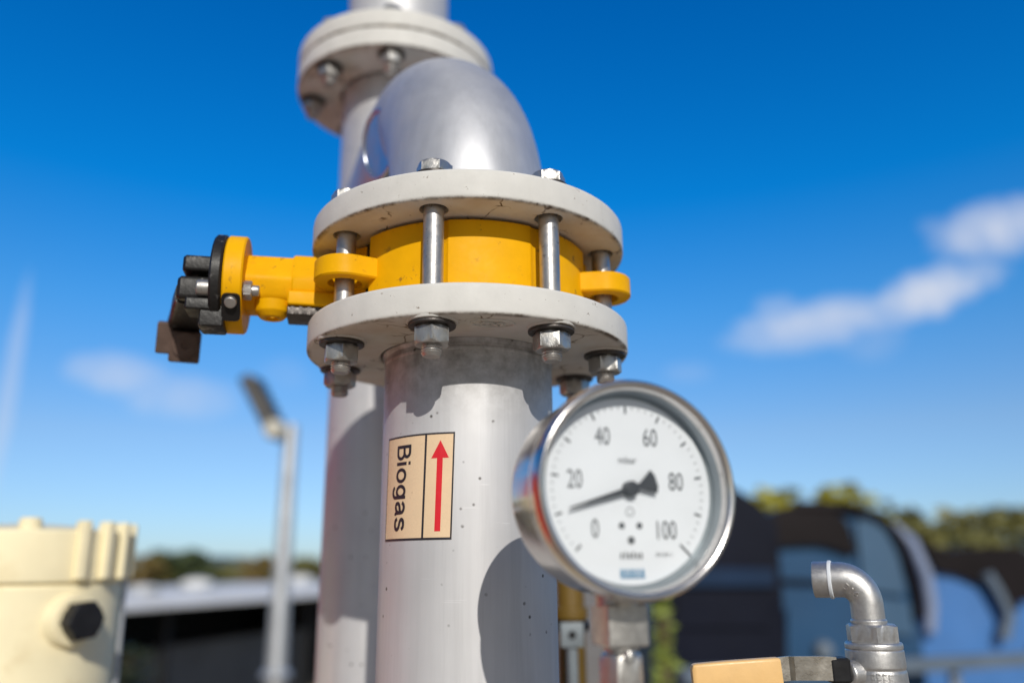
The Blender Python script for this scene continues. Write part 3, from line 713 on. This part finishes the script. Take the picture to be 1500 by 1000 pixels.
# gauge cock below
gvb = SC + Vector((0, 0, -.20))
gv = thing('gauge_cock', 'bright hexagonal shut-off fitting under the pressure gauge stem', 'valve', gvb)
b = MB(); b.hexa(.0205, -.1005, -.0815, SC, (0, 0, 1), .25, .0018); b.build('union_nut', M['nut'], gv)
b = MB(); b.lathe(rnd([(0, -.1003), (.0150, -.1003), (.0168, -.1025), (.0168, -.118), (.0120, -.122), (.0120, -2.2)], .0015), SC, (0, 0, 1), 40); b.build('stub_pipe', M['cast'], gv)
b = MB(); q = SC + gn*.0095 + Vector((0, 0, -.0815)); b.lathe(rnd([(0, .0025), (.0024, .0025), (.0030, 0), (.0030, -.003)], .0006), q, (0, 0, 1), 20)
q = SC + gn*.0165 + Vector((0, 0, -.1045)); b.lathe(rnd([(0, .006), (.0042, .006), (.0045, -.004)], .001), q, gn, 24); b.build('vent_screw', M['nut'], gv)

# ------------------------------------------------------------------ ball valve with yellow lever, right
BV = at(1279, 940, .552); S = .58/FPX
def bz(py): return aty(1279, py, BV.y).z
bvt = thing('ball_valve', 'stainless ball valve with a yellow lever grip and an elbow fitting on top', 'valve', (BV.x, BV.y, GZ))
ox = Vector((BV.x, BV.y, 0))
z940, z948, z975, z1005 = bz(940), bz(948), bz(975), bz(1010)
b = MB(); b.lathe(rnd([(0, z940+.0004), (.0178, z940+.0004), (.0186, z940-.001), (.0186, z948), (.0180, z948-.0006), (.0187, z948-.0012), (.0190, z975), (.0182, z975-.0014), (.0190, z975-.003), (.0195, z1005), (.0150, z1005-.02), (.0150, z1005-.03), (.0100, z1005-.031), (.0100, GZ)], .0008, 3), ox, (0, 0, 1), 64)
b.lathe(rnd([(.0085, .012), (.0085, .0245), (.0065, .026), (0, .026)], .001), ox + Vector((0, 0, bz(984))), Vector((-.93, -.36, 0)), 32)
for i, (dx, hh) in enumerate(((-.006, .0034), (-.0025, .0040), (.0012, .0040), (.0048, .0034))):     # cast lettering, too shallow to read
    a = -PI/2 - .25 + dx/.019; c_ = ox + Vector((.0191*math.cos(a), .0191*math.sin(a), bz(990)))
    n_ = Vector((math.cos(a), math.sin(a), 0)); t_ = Vector((-n_.y, n_.x, 0))
    b.box(c_, (.0004, .0004, hh), t_, n_, (0, 0, 1)); b.box(c_+t_*.0011+Vector((0, 0, hh*.8)), (.0010, .0004, .0004), t_, n_, (0, 0, 1)); b.box(c_+t_*.0011, (.0010, .0004, .0004), t_, n_, (0, 0, 1))
b.build('body', M['cast'], bvt)
b = MB(); b.hexa(.0300, bz(941), bz(913), ox, (0, 0, 1), .32, .0012); b.build('hex_collar', M['cast'], bvt)
fit = thing('elbow_fitting', 'small cast stainless elbow screwed into the top of the ball valve', 'pipe fitting', (BV.x, BV.y, bz(913)))
ze = bz(907); zo = bz(848); re = .0160; er = .0108
od = Vector((-.90, .43, 0)).normalized(); axp = aty(1272, 905, BV.y); eo = Vector((axp.x, axp.y, 0))
path = [eo + Vector((0, 0, bz(914)))] + [eo + Vector((0, 0, ze + (zo-re-ze)*t)) for t in (0, .5)] + [eo + od*re*(1-math.cos(a)) + Vector((0, 0, zo-re+re*math.sin(a))) for a in [PI/2*i/16 for i in range(17)]] + [eo + od*(re+t) + Vector((0, 0, zo)) for t in (.006, .012, .0165)]
b = MB(); b.tube(path, lambda t: er*(1.0 + .14*max(0, t-.25)/.75), 40, False)
b.lathe(rnd([(.009, bz(914)), (.0112, bz(914)), (.0118, bz(911)), (.0118, bz(907)), (.0100, bz(904))], .0006), eo, (0, 0, 1), 40)
b.lathe(rnd([(er+.0002, -.0115), (er+.0016, -.0105), (er+.0016, .0005), (er-.0016, .001), (er-.0016, -.010)], .0006), eo + od*(re+.0165) + Vector((0, 0, zo)), od, 40)
b.build('elbow', M['cast'], fit)
b = MB(); b.lathe(rnd([(er+.0010, -.0014), (er+.0023, -.0011), (er+.0023, .0011), (er+.0010, .0014)], .0004), eo + od*(re+.0055) + Vector((0, 0, zo)), od, 48); b.build('thread_seal', M['dial'], fit)
# cast mark "316" on the elbow flank
nv = Vector((od.y, -od.x, 0)); nv = nv if nv.y < 0 else -nv
cA = D2R(48); cc = eo + od*re*(1-math.cos(cA)) + Vector((0, 0, zo-re+re*math.sin(cA))); tA = od*math.sin(cA) + Vector((0, 0, math.cos(cA)))
inw = (od*math.cos(cA) - Vector((0, 0, math.sin(cA))))
V, F = text2d('316', .0074, .0010, .00015); b = MB()
tdir = -tA; up = -inw
nrm = (nv*.93 + inw*.36).normalized(); upd = (tdir.cross(nrm))*-1
if upd.dot(up) < 0: upd = -upd
b.add([cc + nrm*(er*1.06+.0004) + tdir*p.x + upd*p.y*.85 + nrm*(p.z-.0006) for p in V], F); b.build('cast_mark', M['cast'], fit, smooth=False)
# lever
def lp(px, py, dy=0): q = aty(px, py, BV.y-.012+dy); return q
b = MB(); hv = Vector((0, 0, 1))
pts = [(1226, 979, -.004), (1206, 978, -.004), (1200, 978, -.004), (1164, 978, .000), (1156, 978, -.005), (1138, 980, -.005)]
rows = []
for px, py, dy in pts:
    q = lp(px, py, dy); hh = .0075
    rows.append([q + hv*hh + Vector((0, -.001, 0)), q - hv*hh + Vector((0, -.001, 0)), q - hv*hh + Vector((0, .001, 0)), q + hv*hh + Vector((0, .001, 0))])
b.loft(rows, True, True, True); b.build('lever', M['strip'], bvt)
b = MB(); g0, g1 = lp(1143, 985, -.005), lp(1014, 993, -.005); gd = (g1-g0); gL = gd.length; gd.normalize(); gu = Vector((0, 0, 1)); gu = (gu-gd*gu.dot(gd)).normalized(); gf = gd.cross(gu)
prof = rnd([(-.0050, -.0098), (.0050, -.0098), (.0050, .0098), (-.0050, .0098)], .0022, 4, True)
b.loft([[g0 + gd*(gL*t) + gf*p[0]*k + gu*p[1]*k for p in prof] for t, k in ((0, .93), (.02, 1), (.25, 1.0), (.6, .98), (.95, .93), (.985, .86), (1, .7))], True, True, True); b.build('grip', M['grip'], bvt)
b = MB(); b.box(lp(1227, 980, .002), (.0068, .0075, .0078), bev=.0015); b.build('stem_nut', M['black_plain'], bvt)

# ------------------------------------------------------------------ pipes seen under the gauge
oc = thing('ochre_pipe', 'shaded ochre yellow pipe stub close behind the front pipe, under the gauge', 'pipe', (aty(838, 890, .35).x, .35, GZ))
q = aty(836, 900, .35); b = MB(); zt = aty(836, 848, .35).z; zb_ = aty(836, 914, .35).z
b.lathe(rnd([(0, zt+.03), (.016, zt+.03), (.016, zb_+.02), (.0195, zb_+.018), (.0195, zb_+.006), (.016, zb_+.004), (.016, GZ)], .001), (q.x, q.y, 0), n=32); b.build('pipe', M['ochre'], oc)
b = MB(); b.lathe(rnd([(.016, zb_+.004), (.022, zb_+.003), (.022, zb_-.006), (.016, zb_-.007)], .001), (q.x, q.y, 0), n=32); b.build('flange', M['black_plain'], oc)
br = thing('grey_bracket', 'small grey bracket plate with a dark hole, under the ochre pipe', 'bracket', (aty(838, 930, .30).x, .30, GZ))
q = aty(838, 929, .30); b = MB(); b.box(q, (.0125, .0022, .0125), bev=.0008); b.tube([q + Vector((0, .006, 0)), q + Vector((.0, .006, -.03)), Vector((q.x, q.y+.006, GZ))], .006, 10)
b.build('plate', M['greypaint'], br); b = MB(); b.lathe([(.0042, -.0026), (.0042, .0030), (.0030, .0030), (.0030, .0024), (0, .0024)], q, (0, -1, 0), 20); b.build('eye_bolt', M['black_plain'], br)
# ------------------------------------------------------------------ cream yellow filter housing, left
HD = 1.0; hq = at(28, 850, HD); HX, HY = hq.x, hq.y; HR = .1290
def hz(py): return aty(28, py, HY-HR*.6).z
housing = thing('filter_housing', 'cream yellow round filter housing with a ribbed lid and a black hexagon plug', 'filter housing', (HX, HY, GZ))
zt, zl, zb2 = hz(776), hz(853), GZ
b = MB(); b.lathe(rnd([(0, zt+.012), (HR*.45, zt+.008), (HR*.93, zt), (HR*.93, zl-.001), (HR*.85, zl-.001)], .004), (HX, HY, 0), n=96)
for i in range(9):
    a = -PI/2 + D2R(60.6 + 16*i)
    c_ = Vector((HX + HR*.945*math.cos(a), HY + HR*.945*math.sin(a), 0)); n_ = Vector((math.cos(a), math.sin(a), 0)); t_ = Vector((-n_.y, n_.x, 0))
    b.prism(rnd([(-.0065, -.010), (.0065, -.010), (.0065, .0065), (-.0065, .0065)], .0035, 4, True), zl+.002, zt + .011, c_, t_, n_, (0, 0, 1), .002)
b.lathe(rnd([(.012, zt), (.012, zt+.012), (.009, zt+.014), (0, zt+.014)], .002), (HX+HR*.80*math.sin(D2R(33)), HY-HR*.80*math.cos(D2R(33)), 0), n=24)
b.build('lid', M['cream'], housing)
RBD = HR*.905
b = MB(); b.lathe(rnd([(RBD*.97, zl-.0012), (RBD, zl-.006), (RBD, zb2)], .003), (HX, HY, 0), n=96)
pa_ = D2R(61); pn_ = Vector((math.sin(pa_), -math.cos(pa_), 0)); pc = Vector((HX, HY, hz(910))) + pn_*RBD
b.lathe(rnd([(.046, -.045), (.031, .002), (.028, .012), (0, .012)], .003), pc, pn_, 48)
b.build('body', M['cream'], housing)
b = MB(); b.hexa(.040, .0122, .030, pc, pn_, .1, .002); b.lathe([(.0098, .0302), (.0075, .0302), (.0075, .024), (0, .024)], pc, pn_, 6); b.build('plug', M['black_plain'], housing)
cq = aty(181, 860, HY+.05); cb = MB(); c2 = aty(156, 1000, HY+.05)
cb.tube([Vector((cq.x, cq.y, cq.z+.02)), cq, Vector((cq.x+.002, cq.y, cq.z-.10)), Vector((cq.x, cq.y, GZ))], .0042, 12)
tag(cb.build('conduit', M['galv'], None, (cq.x, cq.y, GZ)), 'thin pale conduit standing against the right side of the cream housing', 'conduit')

# ------------------------------------------------------------------ floodlight mast
MY = 5.6; mq = aty(427, 622, MY); m2 = aty(410, 985, MY)
mast = thing('floodlight_mast', 'galvanised mast with a tilted dark floodlight at its top, far behind on the left', 'floodlight', (mq.x, MY, GZ))
b = MB(); b.lathe(rnd([(.08, GZ), (.075, m2.z-.02), (.11, m2.z-.03), (.11, m2.z+.0), (.075, m2.z+.03), (.052, mq.z), (0, mq.z+.01)], .006), (mq.x, MY, 0), n=32); b.build('pole', M['galv'], mast)
h0, h1 = aty(366, 556, MY-.1), aty(408, 640, MY-.1); hd_ = (h1-h0); HL = hd_.length; hd_.normalize(); hx = Vector((0, 1, 0)); hn = hd_.cross(hx)
b = MB(); b.box((h0+h1)/2, (HL/2, .16, .045), hd_, hx, hn, .012); 
for i in range(7): b.box((h0+h1)/2 + hd_*(HL*(-.4+.13*i)) + hn*.055*(1 if hn.x > 0 else -1), (.008, .14, .02), hd_, hx, hn)
b.build('lamp_housing', M['lampdark'], mast)
b = MB(); q = aty(400, 628, MY-.27); b.lathe(rnd([(0, .03), (.06, .03), (.075, 0), (.075, -.06)], .012), q, (0, -1, 0), 32); b.build('lamp_joint', M['lamplens'], mast)
b = MB(); b.tube([aty(404, 628, MY), aty(416, 632, MY), aty(428, 634, MY)], .03, 12); b.build('bracket', M['galv'], mast)

# ------------------------------------------------------------------ open shed, left
s0, s1 = at(120, 900, 9.0), at(560, 866, 16.0)
zs = s0.z; s1 = Vector((s1.x, s1.y, zs)); e = (s1-s0); e.z = 0; SL = e.length; e.normalize(); sn = Vector((-e.y, e.x, 0))
if sn.x > 0: sn = -sn
s0 = s0 - e*3.0; SL += 3.0
shed = thing('shed', 'low open-sided shed with a pale flat roof and dark shaded inside', 'shed', (s0.x, s0.y, GZ))
def sp(u, v, z): return s0 + e*u + sn*v + Vector((0, 0, z-zs))
b = MB(); pf = [(0, 0), (0, .04), (.34, .19), (3.2, .19), (3.2, 0)]; b.loft([[sp(u, v, zs+h) for v, h in pf] for u in (0, SL)], True, True, True); b.build('roof', M['roofwhite'], shed)
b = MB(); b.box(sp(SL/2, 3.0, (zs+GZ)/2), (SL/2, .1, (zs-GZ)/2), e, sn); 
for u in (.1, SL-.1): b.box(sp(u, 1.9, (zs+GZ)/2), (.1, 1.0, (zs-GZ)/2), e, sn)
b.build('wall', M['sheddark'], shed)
b = MB(); b.box(sp(SL/2, 1.6, GZ+.55), (SL/2, .15, .55), e, sn, (0, 0, 1), .02); b.build('low_wall', M['concrete'], shed)
for u in (1.2, 5.0, 8.6):
    b = MB(); b.box(sp(u, .5, (zs+GZ)/2), (.06, .06, (zs-GZ)/2), e, sn, (0, 0, 1), .005); b.build('post', M['sheddark'], shed)
GD = 'white rooflights on the shed'
for px, py, d, r, lab in ((318, 856, 12, .26, 'larger white dome rooflight on the shed roof'), (243, 858, 10.5, .19, 'small low white dome rooflight left on the shed roof'), (462, 850, 15, .30, 'white dome rooflight at the far right end of the shed roof')):
    q = at(px, py, d); q = Vector((q.x, q.y, zs+.192)) + sn*.35; hgt = .11 if r > .2 else .05
    rl = thing('rooflight', lab, 'rooflight', q, GD)
    b = MB(); b.lathe([(r*math.cos(t), .05+hgt*math.sin(t)) for t in [PI/2*i/8 for i in range(9)]], q, n=24); b.build('dome', M['roofwhite'], rl)
    b = MB(); b.lathe([(r*1.08, 0), (r*1.08, .06), (r*.98, .06)], q, n=24); b.build('kerb', M['galv'], rl)

# ------------------------------------------------------------------ dark and blue machine housings, right
def curved_housing(name, label, Y, depth, prof_px, parts):
    """side profile (photo outline placed on the plane y = Y) given real depth, plus panels on its front"""
    pr = [aty(px, py, Y) for px, py in prof_px]; x0 = min(p.x for p in pr)
    t = thing(name, label, 'machine housing', ((pr[0].x+pr[-1].x)/2, Y, GZ), 'curved machine housings in a row')
    return t, pr
def extr(pts, y0, y1, o=None):
    bb = MB(); bb.loft([[Vector((p[0], y0, p[1])) for p in pts], [Vector((p[0], y1, p[1])) for p in pts]], True, True, True); return bb
def prof(px_list, Y):
    out = []
    for px, py in px_list: q = aty(px, py, Y); out.append((q.x, q.z))
    return out
def gnd(px, py, Y): q = aty(px, py, Y); return (q.x, GZ+.35)
# nearest: black housing
Y1 = 3.6; hA = thing('machine_housing', 'black navy machine housing with a rounded roof, directly behind the gauge', 'machine housing', (aty(1040, 900, Y1).x, Y1, GZ), 'machine housings in a row on the right')
pr = rnd(prof([(960, 760), (985, 715), (1060, 706), (1100, 728), (1138, 762)], Y1), .06, 4) + [(prof([(1138, 900)], Y1)[0][0], GZ), (prof([(960, 900)], Y1)[0][0], GZ)]
extr(pr, Y1, Y1+2.0).build('cabinet', M['navy'], hA)
pp = prof([(965, 830), (1132, 832), (1132, 858), (965, 858)], Y1); extr(pp, Y1-.03, Y1-.002).build('waist_band', mat('dark_navy_band', (.012, .03, .07), .45, 0, .15, 2, .05, spec=.12), hA)
pp = prof([(990, 870), (1125, 872), (1125, 918), (990, 918)], Y1); extr(pp, Y1-.02, Y1-.002).build('door', M['navy'], hA)
# second: steel blue body, brown-black roof
Y2 = 4.2; hB = thing('machine_housing', 'steel blue machine housing with a brown-black domed roof and big side panel', 'machine housing', (aty(1230, 900, Y2).x, Y2, GZ), 'machine housings in a row on the right')
pB = rnd(prof([(1122, 752), (1150, 741), (1225, 742), (1275, 752), (1312, 782), (1338, 850), (1345, 905)], Y2), .10, 5)
bodyB = pB + [(pB[-1][0], GZ), (pB[0][0], GZ)]
extr(bodyB, Y2, Y2+1.8).build('cabinet', M['steelblue'], hB)
pp = rnd(prof([(1122, 800), (1122, 752), (1150, 741), (1215, 741), (1240, 770), (1252, 815), (1200, 797)], Y2), .05, 4, True); extr(pp, Y2-.05, Y2-.002).build('roof_cover', M['roofblack'], hB)
pp = rnd(prof([(1250, 758), (1288, 768), (1312, 810), (1326, 872), (1262, 862)], Y2), .05, 4, True); extr(pp, Y2-.03, Y2-.002).build('side_panel', M['paneblue'], hB)
b = MB(); arc = [Vector((x, Y2-.03, z)) for x, z in pB[6:]]; b.tube(arc, .03, 10); b.build('edge_trim', M['roofblack'], hB)
pp = prof([(1130, 846), (1220, 850), (1220, 856), (1130, 852)], Y2); extr(pp, Y2-.035, Y2-.002).build('seam_strip', M['navy'], hB)
pp = rnd(prof([(1150, 890), (1222, 893), (1222, 985), (1150, 985)], Y2), .02, 3, True); dr = extr(pp, Y2-.04, Y2-.002).build('door', M['steelblue'], hB)
q = aty(1206, 952, Y2-.05); b = MB(); b.lathe(rnd([(0, .05), (.045, .045), (.055, 0)], .012), q, (0, -1, 0), 24); b.build('handle', M['palestrip'], dr)
q = aty(1136, 912, Y2-.03); b = MB(); b.lathe(rnd([(0, .04), (.03, .035), (.04, 0)], .01), q, (0, -1, 0), 24); b.build('lamp', M['lamplens'], hB)
pp = rnd(prof([(1262, 872), (1330, 880), (1335, 930), (1262, 925)], Y2), .03, 3, True); extr(pp, Y2-.03, Y2-.002).build('lower_panel', M['paneblue'], hB)
# third: bright blue with dark sloping top
Y3 = 5.2; hC = thing('machine_housing', 'bright blue machine housing with a dark sloping top at the right edge', 'machine housing', (aty(1420, 900, Y3).x, Y3, GZ), 'machine housings in a row on the right')
pC = rnd(prof([(1280, 775), (1318, 768), (1350, 795), (1420, 815), (1470, 850), (1500, 900)], Y3), .12, 5)
bodyC = pC + [(pC[-1][0], GZ), (pC[0][0], GZ)]
extr(bodyC, Y3, Y3+1.8).build('cabinet', M['brightblue'], hC)
pp = rnd(prof([(1338, 785), (1350, 795), (1420, 815), (1470, 850), (1490, 895), (1462, 884), (1440, 860), (1400, 842), (1368, 838)], Y3), .04, 3, True); extr(pp, Y3-.05, Y3-.002).build('roof_cover', M['roofblack'], hC)
b = MB(); b.tube([aty(px, py, Y3-.06) for px, py in ((1306, 770), (1336, 795), (1356, 840), (1364, 885), (1362, 925))], .042, 12); b.build('edge_trim', M['lavender'], hC)
b = MB(); b.tube([aty(px, py, Y3-.08) for px, py in ((1445, 840), (1462, 868), (1478, 900), (1470, 935))], .04, 10); b.build('corner_post', M['palestrip'], hC)
# fourth: dim housing at frame edge
Y4 = 6.4; hD = thing('machine_housing', 'dark farthest machine housing cut by the right picture edge', 'machine housing', (aty(1520, 900, Y4).x, Y4, GZ), 'machine housings in a row on the right')
pD = rnd(prof([(1380, 806), (1440, 800), (1500, 800), (1560, 840), (1590, 900)], Y4), .1, 5); extr(pD + [(pD[-1][0], GZ), (pD[0][0], GZ)], Y4, Y4+1.5).build('cabinet', M['roofblack'], hD)
pp = prof([(1492, 880), (1580, 890), (1580, 940), (1492, 940)], Y4); extr(pp, Y4-.04, Y4-.002).build('side_panel', M['brightblue'], hD)
# pale rail in front
rl = thing('guard_rail', 'pale grey guard rail running along the foot of the blue housings', 'railing', (aty(1250, 960, 3.2).x, 3.2, GZ))
b = MB(); b.box((aty(1000, 990, 3.2) + aty(1560, 962, 4.6))/2, ((aty(1560, 962, 4.6)-aty(1000, 990, 3.2)).length/2, .03, .035), (aty(1560, 962, 4.6)-aty(1000, 990, 3.2)).normalized(), Vector((-(aty(1560, 962, 4.6)-aty(1000, 990, 3.2)).y, (aty(1560, 962, 4.6)-aty(1000, 990, 3.2)).x, 0)).normalized(), (0, 0, 1), .01); b.build('rail', M['palestrip'], rl)
for t in (.05, .35, .65, .95):
    q = aty(1000, 990, 3.2).lerp(aty(1560, 962, 4.6), t); b = MB(); b.box(Vector((q.x, q.y+.05, (q.z+GZ)/2)), (.025, .02, (q.z-GZ)/2), bev=.004); b.build('post', M['palestrip'], rl)

# ------------------------------------------------------------------ trees
def tree(name, label, px, py_top, Y, width, lm, group, seed=0, dens=900, leaf=.16, hscale=.75):
    rnd_ = random.Random(seed); top = aty(px, py_top, Y); H = top.z - GZ; base = Vector((top.x, Y, GZ)); cw = width/2
    t = thing(name, label, 'tree', base, group)
    b = MB(); b.tube([base + Vector((.03*math.sin(i*1.7)*H*.2, 0, H*.62*i/6)) for i in range(7)], lambda u: H*.03*(1-.7*u)+.02, 10)
    tips = []
    for i in range(9):
        a = rnd_.uniform(0, 2*PI); z = H*rnd_.uniform(.35, .6); L = cw*rnd_.uniform(.5, .85)
        p0 = base + Vector((0, 0, z)); p1 = p0 + Vector((math.cos(a)*L, math.sin(a)*L, H*rnd_.uniform(.08, .3)))
        b.tube([p0, p0.lerp(p1, .5) + Vector((0, 0, -.02*H)), p1], lambda u: H*.012*(1-.6*u)+.008, 6); tips.append(p1)
    b.build('trunk', M['bark'], t)
    b = MB(); clumps = []
    for i in range(26):
        a = rnd_.uniform(0, 2*PI); rr = cw*math.sqrt(rnd_.random())*.9; zz = rnd_.uniform(.30, .95)
        k = math.sqrt(max(.05, 1-((zz-.6)/.45)**2)); clumps.append((base + Vector((math.cos(a)*rr*k, math.sin(a)*rr*k, H*zz)), cw*rnd_.uniform(.22, .42)))
    clumps += [(p, cw*.3) for p in tips]; clumps.append((base + Vector((0, 0, H*.93)), cw*.22))
    for i in range(dens):
        c, r = rnd_.choice(clumps); v = Vector((rnd_.gauss(0, 1), rnd_.gauss(0, 1), rnd_.gauss(0, 1))).normalized()*r*rnd_.random()**.4
        p = c + Vector((v.x, v.y, v.z*.8))
        if p.z > top.z: p.z = top.z - rnd_.random()*.1*H
        n_ = (Vector((rnd_.gauss(0, 1), rnd_.gauss(0, 1), rnd_.gauss(0, 1)+.8))).normalized(); x, y, _ = frame(n_); s = leaf*rnd_.uniform(.6, 1.3)
        vs_ = [p + x*s, p + y*s*.55, p - x*s, p - y*s*.55]; b.add(vs_, [(0, 1, 2, 3)])
    b.build('crown', lm, t, smooth=False); return t
GT = 'trees behind the machine housings'
tree('tree', 'sunlit yellow-green treetop rising left of the other trees, just right of the gauge', 1120, 715, 16, 2.6, M['leaf_lime'], GT, 1)
tree('tree', 'tallest bright yellow-green treetop, above the brown-black domed roof', 1212, 706, 16, 2.2, M['leaf_lime'], GT, 2)
tree('tree', 'dark olive tree above the pale trim of the bright blue housing', 1332, 742, 17, 2.4, M['leaf_olive'], GT, 3)
tree('tree', 'dense olive green tree at the right picture edge', 1490, 744, 22, 5.0, M['leaf_olive'], GT, 4, 1500, .2)
tree('tree', 'olive tree filling the gap between the domed olive tree and the right edge', 1405, 762, 20, 4.0, M['leaf_olive'], GT, 5, 1300, .2)
tree('tree', 'low dark green tree behind the arched edge of the steel blue housing', 1275, 752, 18, 2.6, M['leaf_dark'], GT, 6)
GL = 'distant trees above the shed roof'
for i, (px, py, Y, wd, mm, lab) in enumerate(((212, 812, 45, 3.4, 'leaf_brown', 'distant brown autumn tree beside the cream housing lid'), (240, 806, 46, 2.0, 'leaf_dark', 'distant dark green tree right of the brown autumn tree'),
        (286, 802, 46, 2.4, 'leaf_dark', 'distant pointed dark tree, tallest above the shed roof'), (262, 826, 48, 2.6, 'leaf_brown', 'low brown shrubby tree between the two dark distant trees'),
        (340, 826, 55, 5.0, 'leaf_olive', 'low distant olive tree behind the white rooflight'), (385, 812, 48, 2.6, 'leaf_brown', 'distant reddish brown tree immediately left of the floodlight mast'), (450, 816, 48, 3.4, 'leaf_olive', 'distant olive tree between the mast and the pipes'))):
    tree('tree', lab, px, py, Y, wd, M[mm], GL, 20+i, 700, .22)
sq = aty(178, 950, 2.6)
def bush(name, label, c, r, h, lm, seed, n=500, leaf=.03):
    rr = random.Random(seed); t = thing(name, label, 'bush', (c.x, c.y, GZ)); b = MB()
    for i in range(5): b.tube([Vector((c.x, c.y, GZ)), Vector((c.x+rr.uniform(-r, r)*.4, c.y+rr.uniform(-r, r)*.4, GZ+h*.6)), Vector((c.x+rr.uniform(-r, r)*.7, c.y+rr.uniform(-r, r)*.7, GZ+h*.95))], .008, 6)
    b.build('stem', M['bark'], t); b = MB()
    for i in range(n):
        v = Vector((rr.gauss(0, .5), rr.gauss(0, .5), 0))*r; z = GZ + h*(.25+.75*rr.random()**.7); p = Vector((c.x+v.x, c.y+v.y, z)); x, y, _ = frame((rr.gauss(0, 1), rr.gauss(0, 1), rr.gauss(0, 1)+.6)); s = leaf*rr.uniform(.6, 1.4)
        b.add([p+x*s, p+y*s*.5, p-x*s, p-y*s*.5], [(0, 1, 2, 3)])
    b.build('foliage', lm, t, smooth=False)
M['leaf_shade'] = leafmat('dim_green_leaves', (.02, .035, .012), (.035, .045, .016))
q = aty(180, 945, 7.0); bush('bush', 'dim green bush in front of the dark shed, beside the cream housing', q, .22, q.z-GZ, M['leaf_shade'], 41, 400, .05)
q = aty(967, 866, 2.4); bush('bush', 'sunlit bright green shrub glimpsed between the gauge fitting and the black housing', q, .028, q.z-GZ+.05, M['leaf_grass'], 42, 1500, .02)

# ------------------------------------------------------------------ red container, unseen, added outside the frame for red reflections in the metal
P1, P2 = Vector((-4.0, -.6, 0)), Vector((-2.66, 3.0, 0)); ce = (P2-P1).normalized(); cn = Vector((ce.y, -ce.x, 0)); CLn = (P2-P1).length; zc0, zc1 = GZ+.15, .62
ct = thing('added_red_container', 'unseen red container added at the left, mirrored as pink bands in the pipes', 'container', (P1.x, P1.y, GZ))
pts = []; n = 48
for i in range(n+1): pts.append((CLn*i/n, -.02 if i % 4 in (0, 1) else -.055))
b = MB(); b.prism([(x, y) for x, y in pts] + [(CLn, -2.3), (0, -2.3)], zc0, zc1, P1, ce, cn); b.build('shell', M['redbox'], ct, smooth=False)
b = MB()
for u in (0, CLn):
    for v in (0, -2.3): b.box(P1 + ce*u + cn*v + Vector((0, 0, (GZ+zc1)/2)), (.06, .06, (zc1-GZ)/2+.03), ce, cn, bev=.01)
for v in (0, -2.3):
    for z in (zc0, zc1): b.box(P1 + ce*(CLn/2) + cn*v + Vector((0, 0, z)), (CLn/2-.06, .05, .05), ce, cn, bev=.01)
b.build('frame', M['redbox'], ct)

for o in bpy.data.objects:
    if '_b' in o: del o['_b']
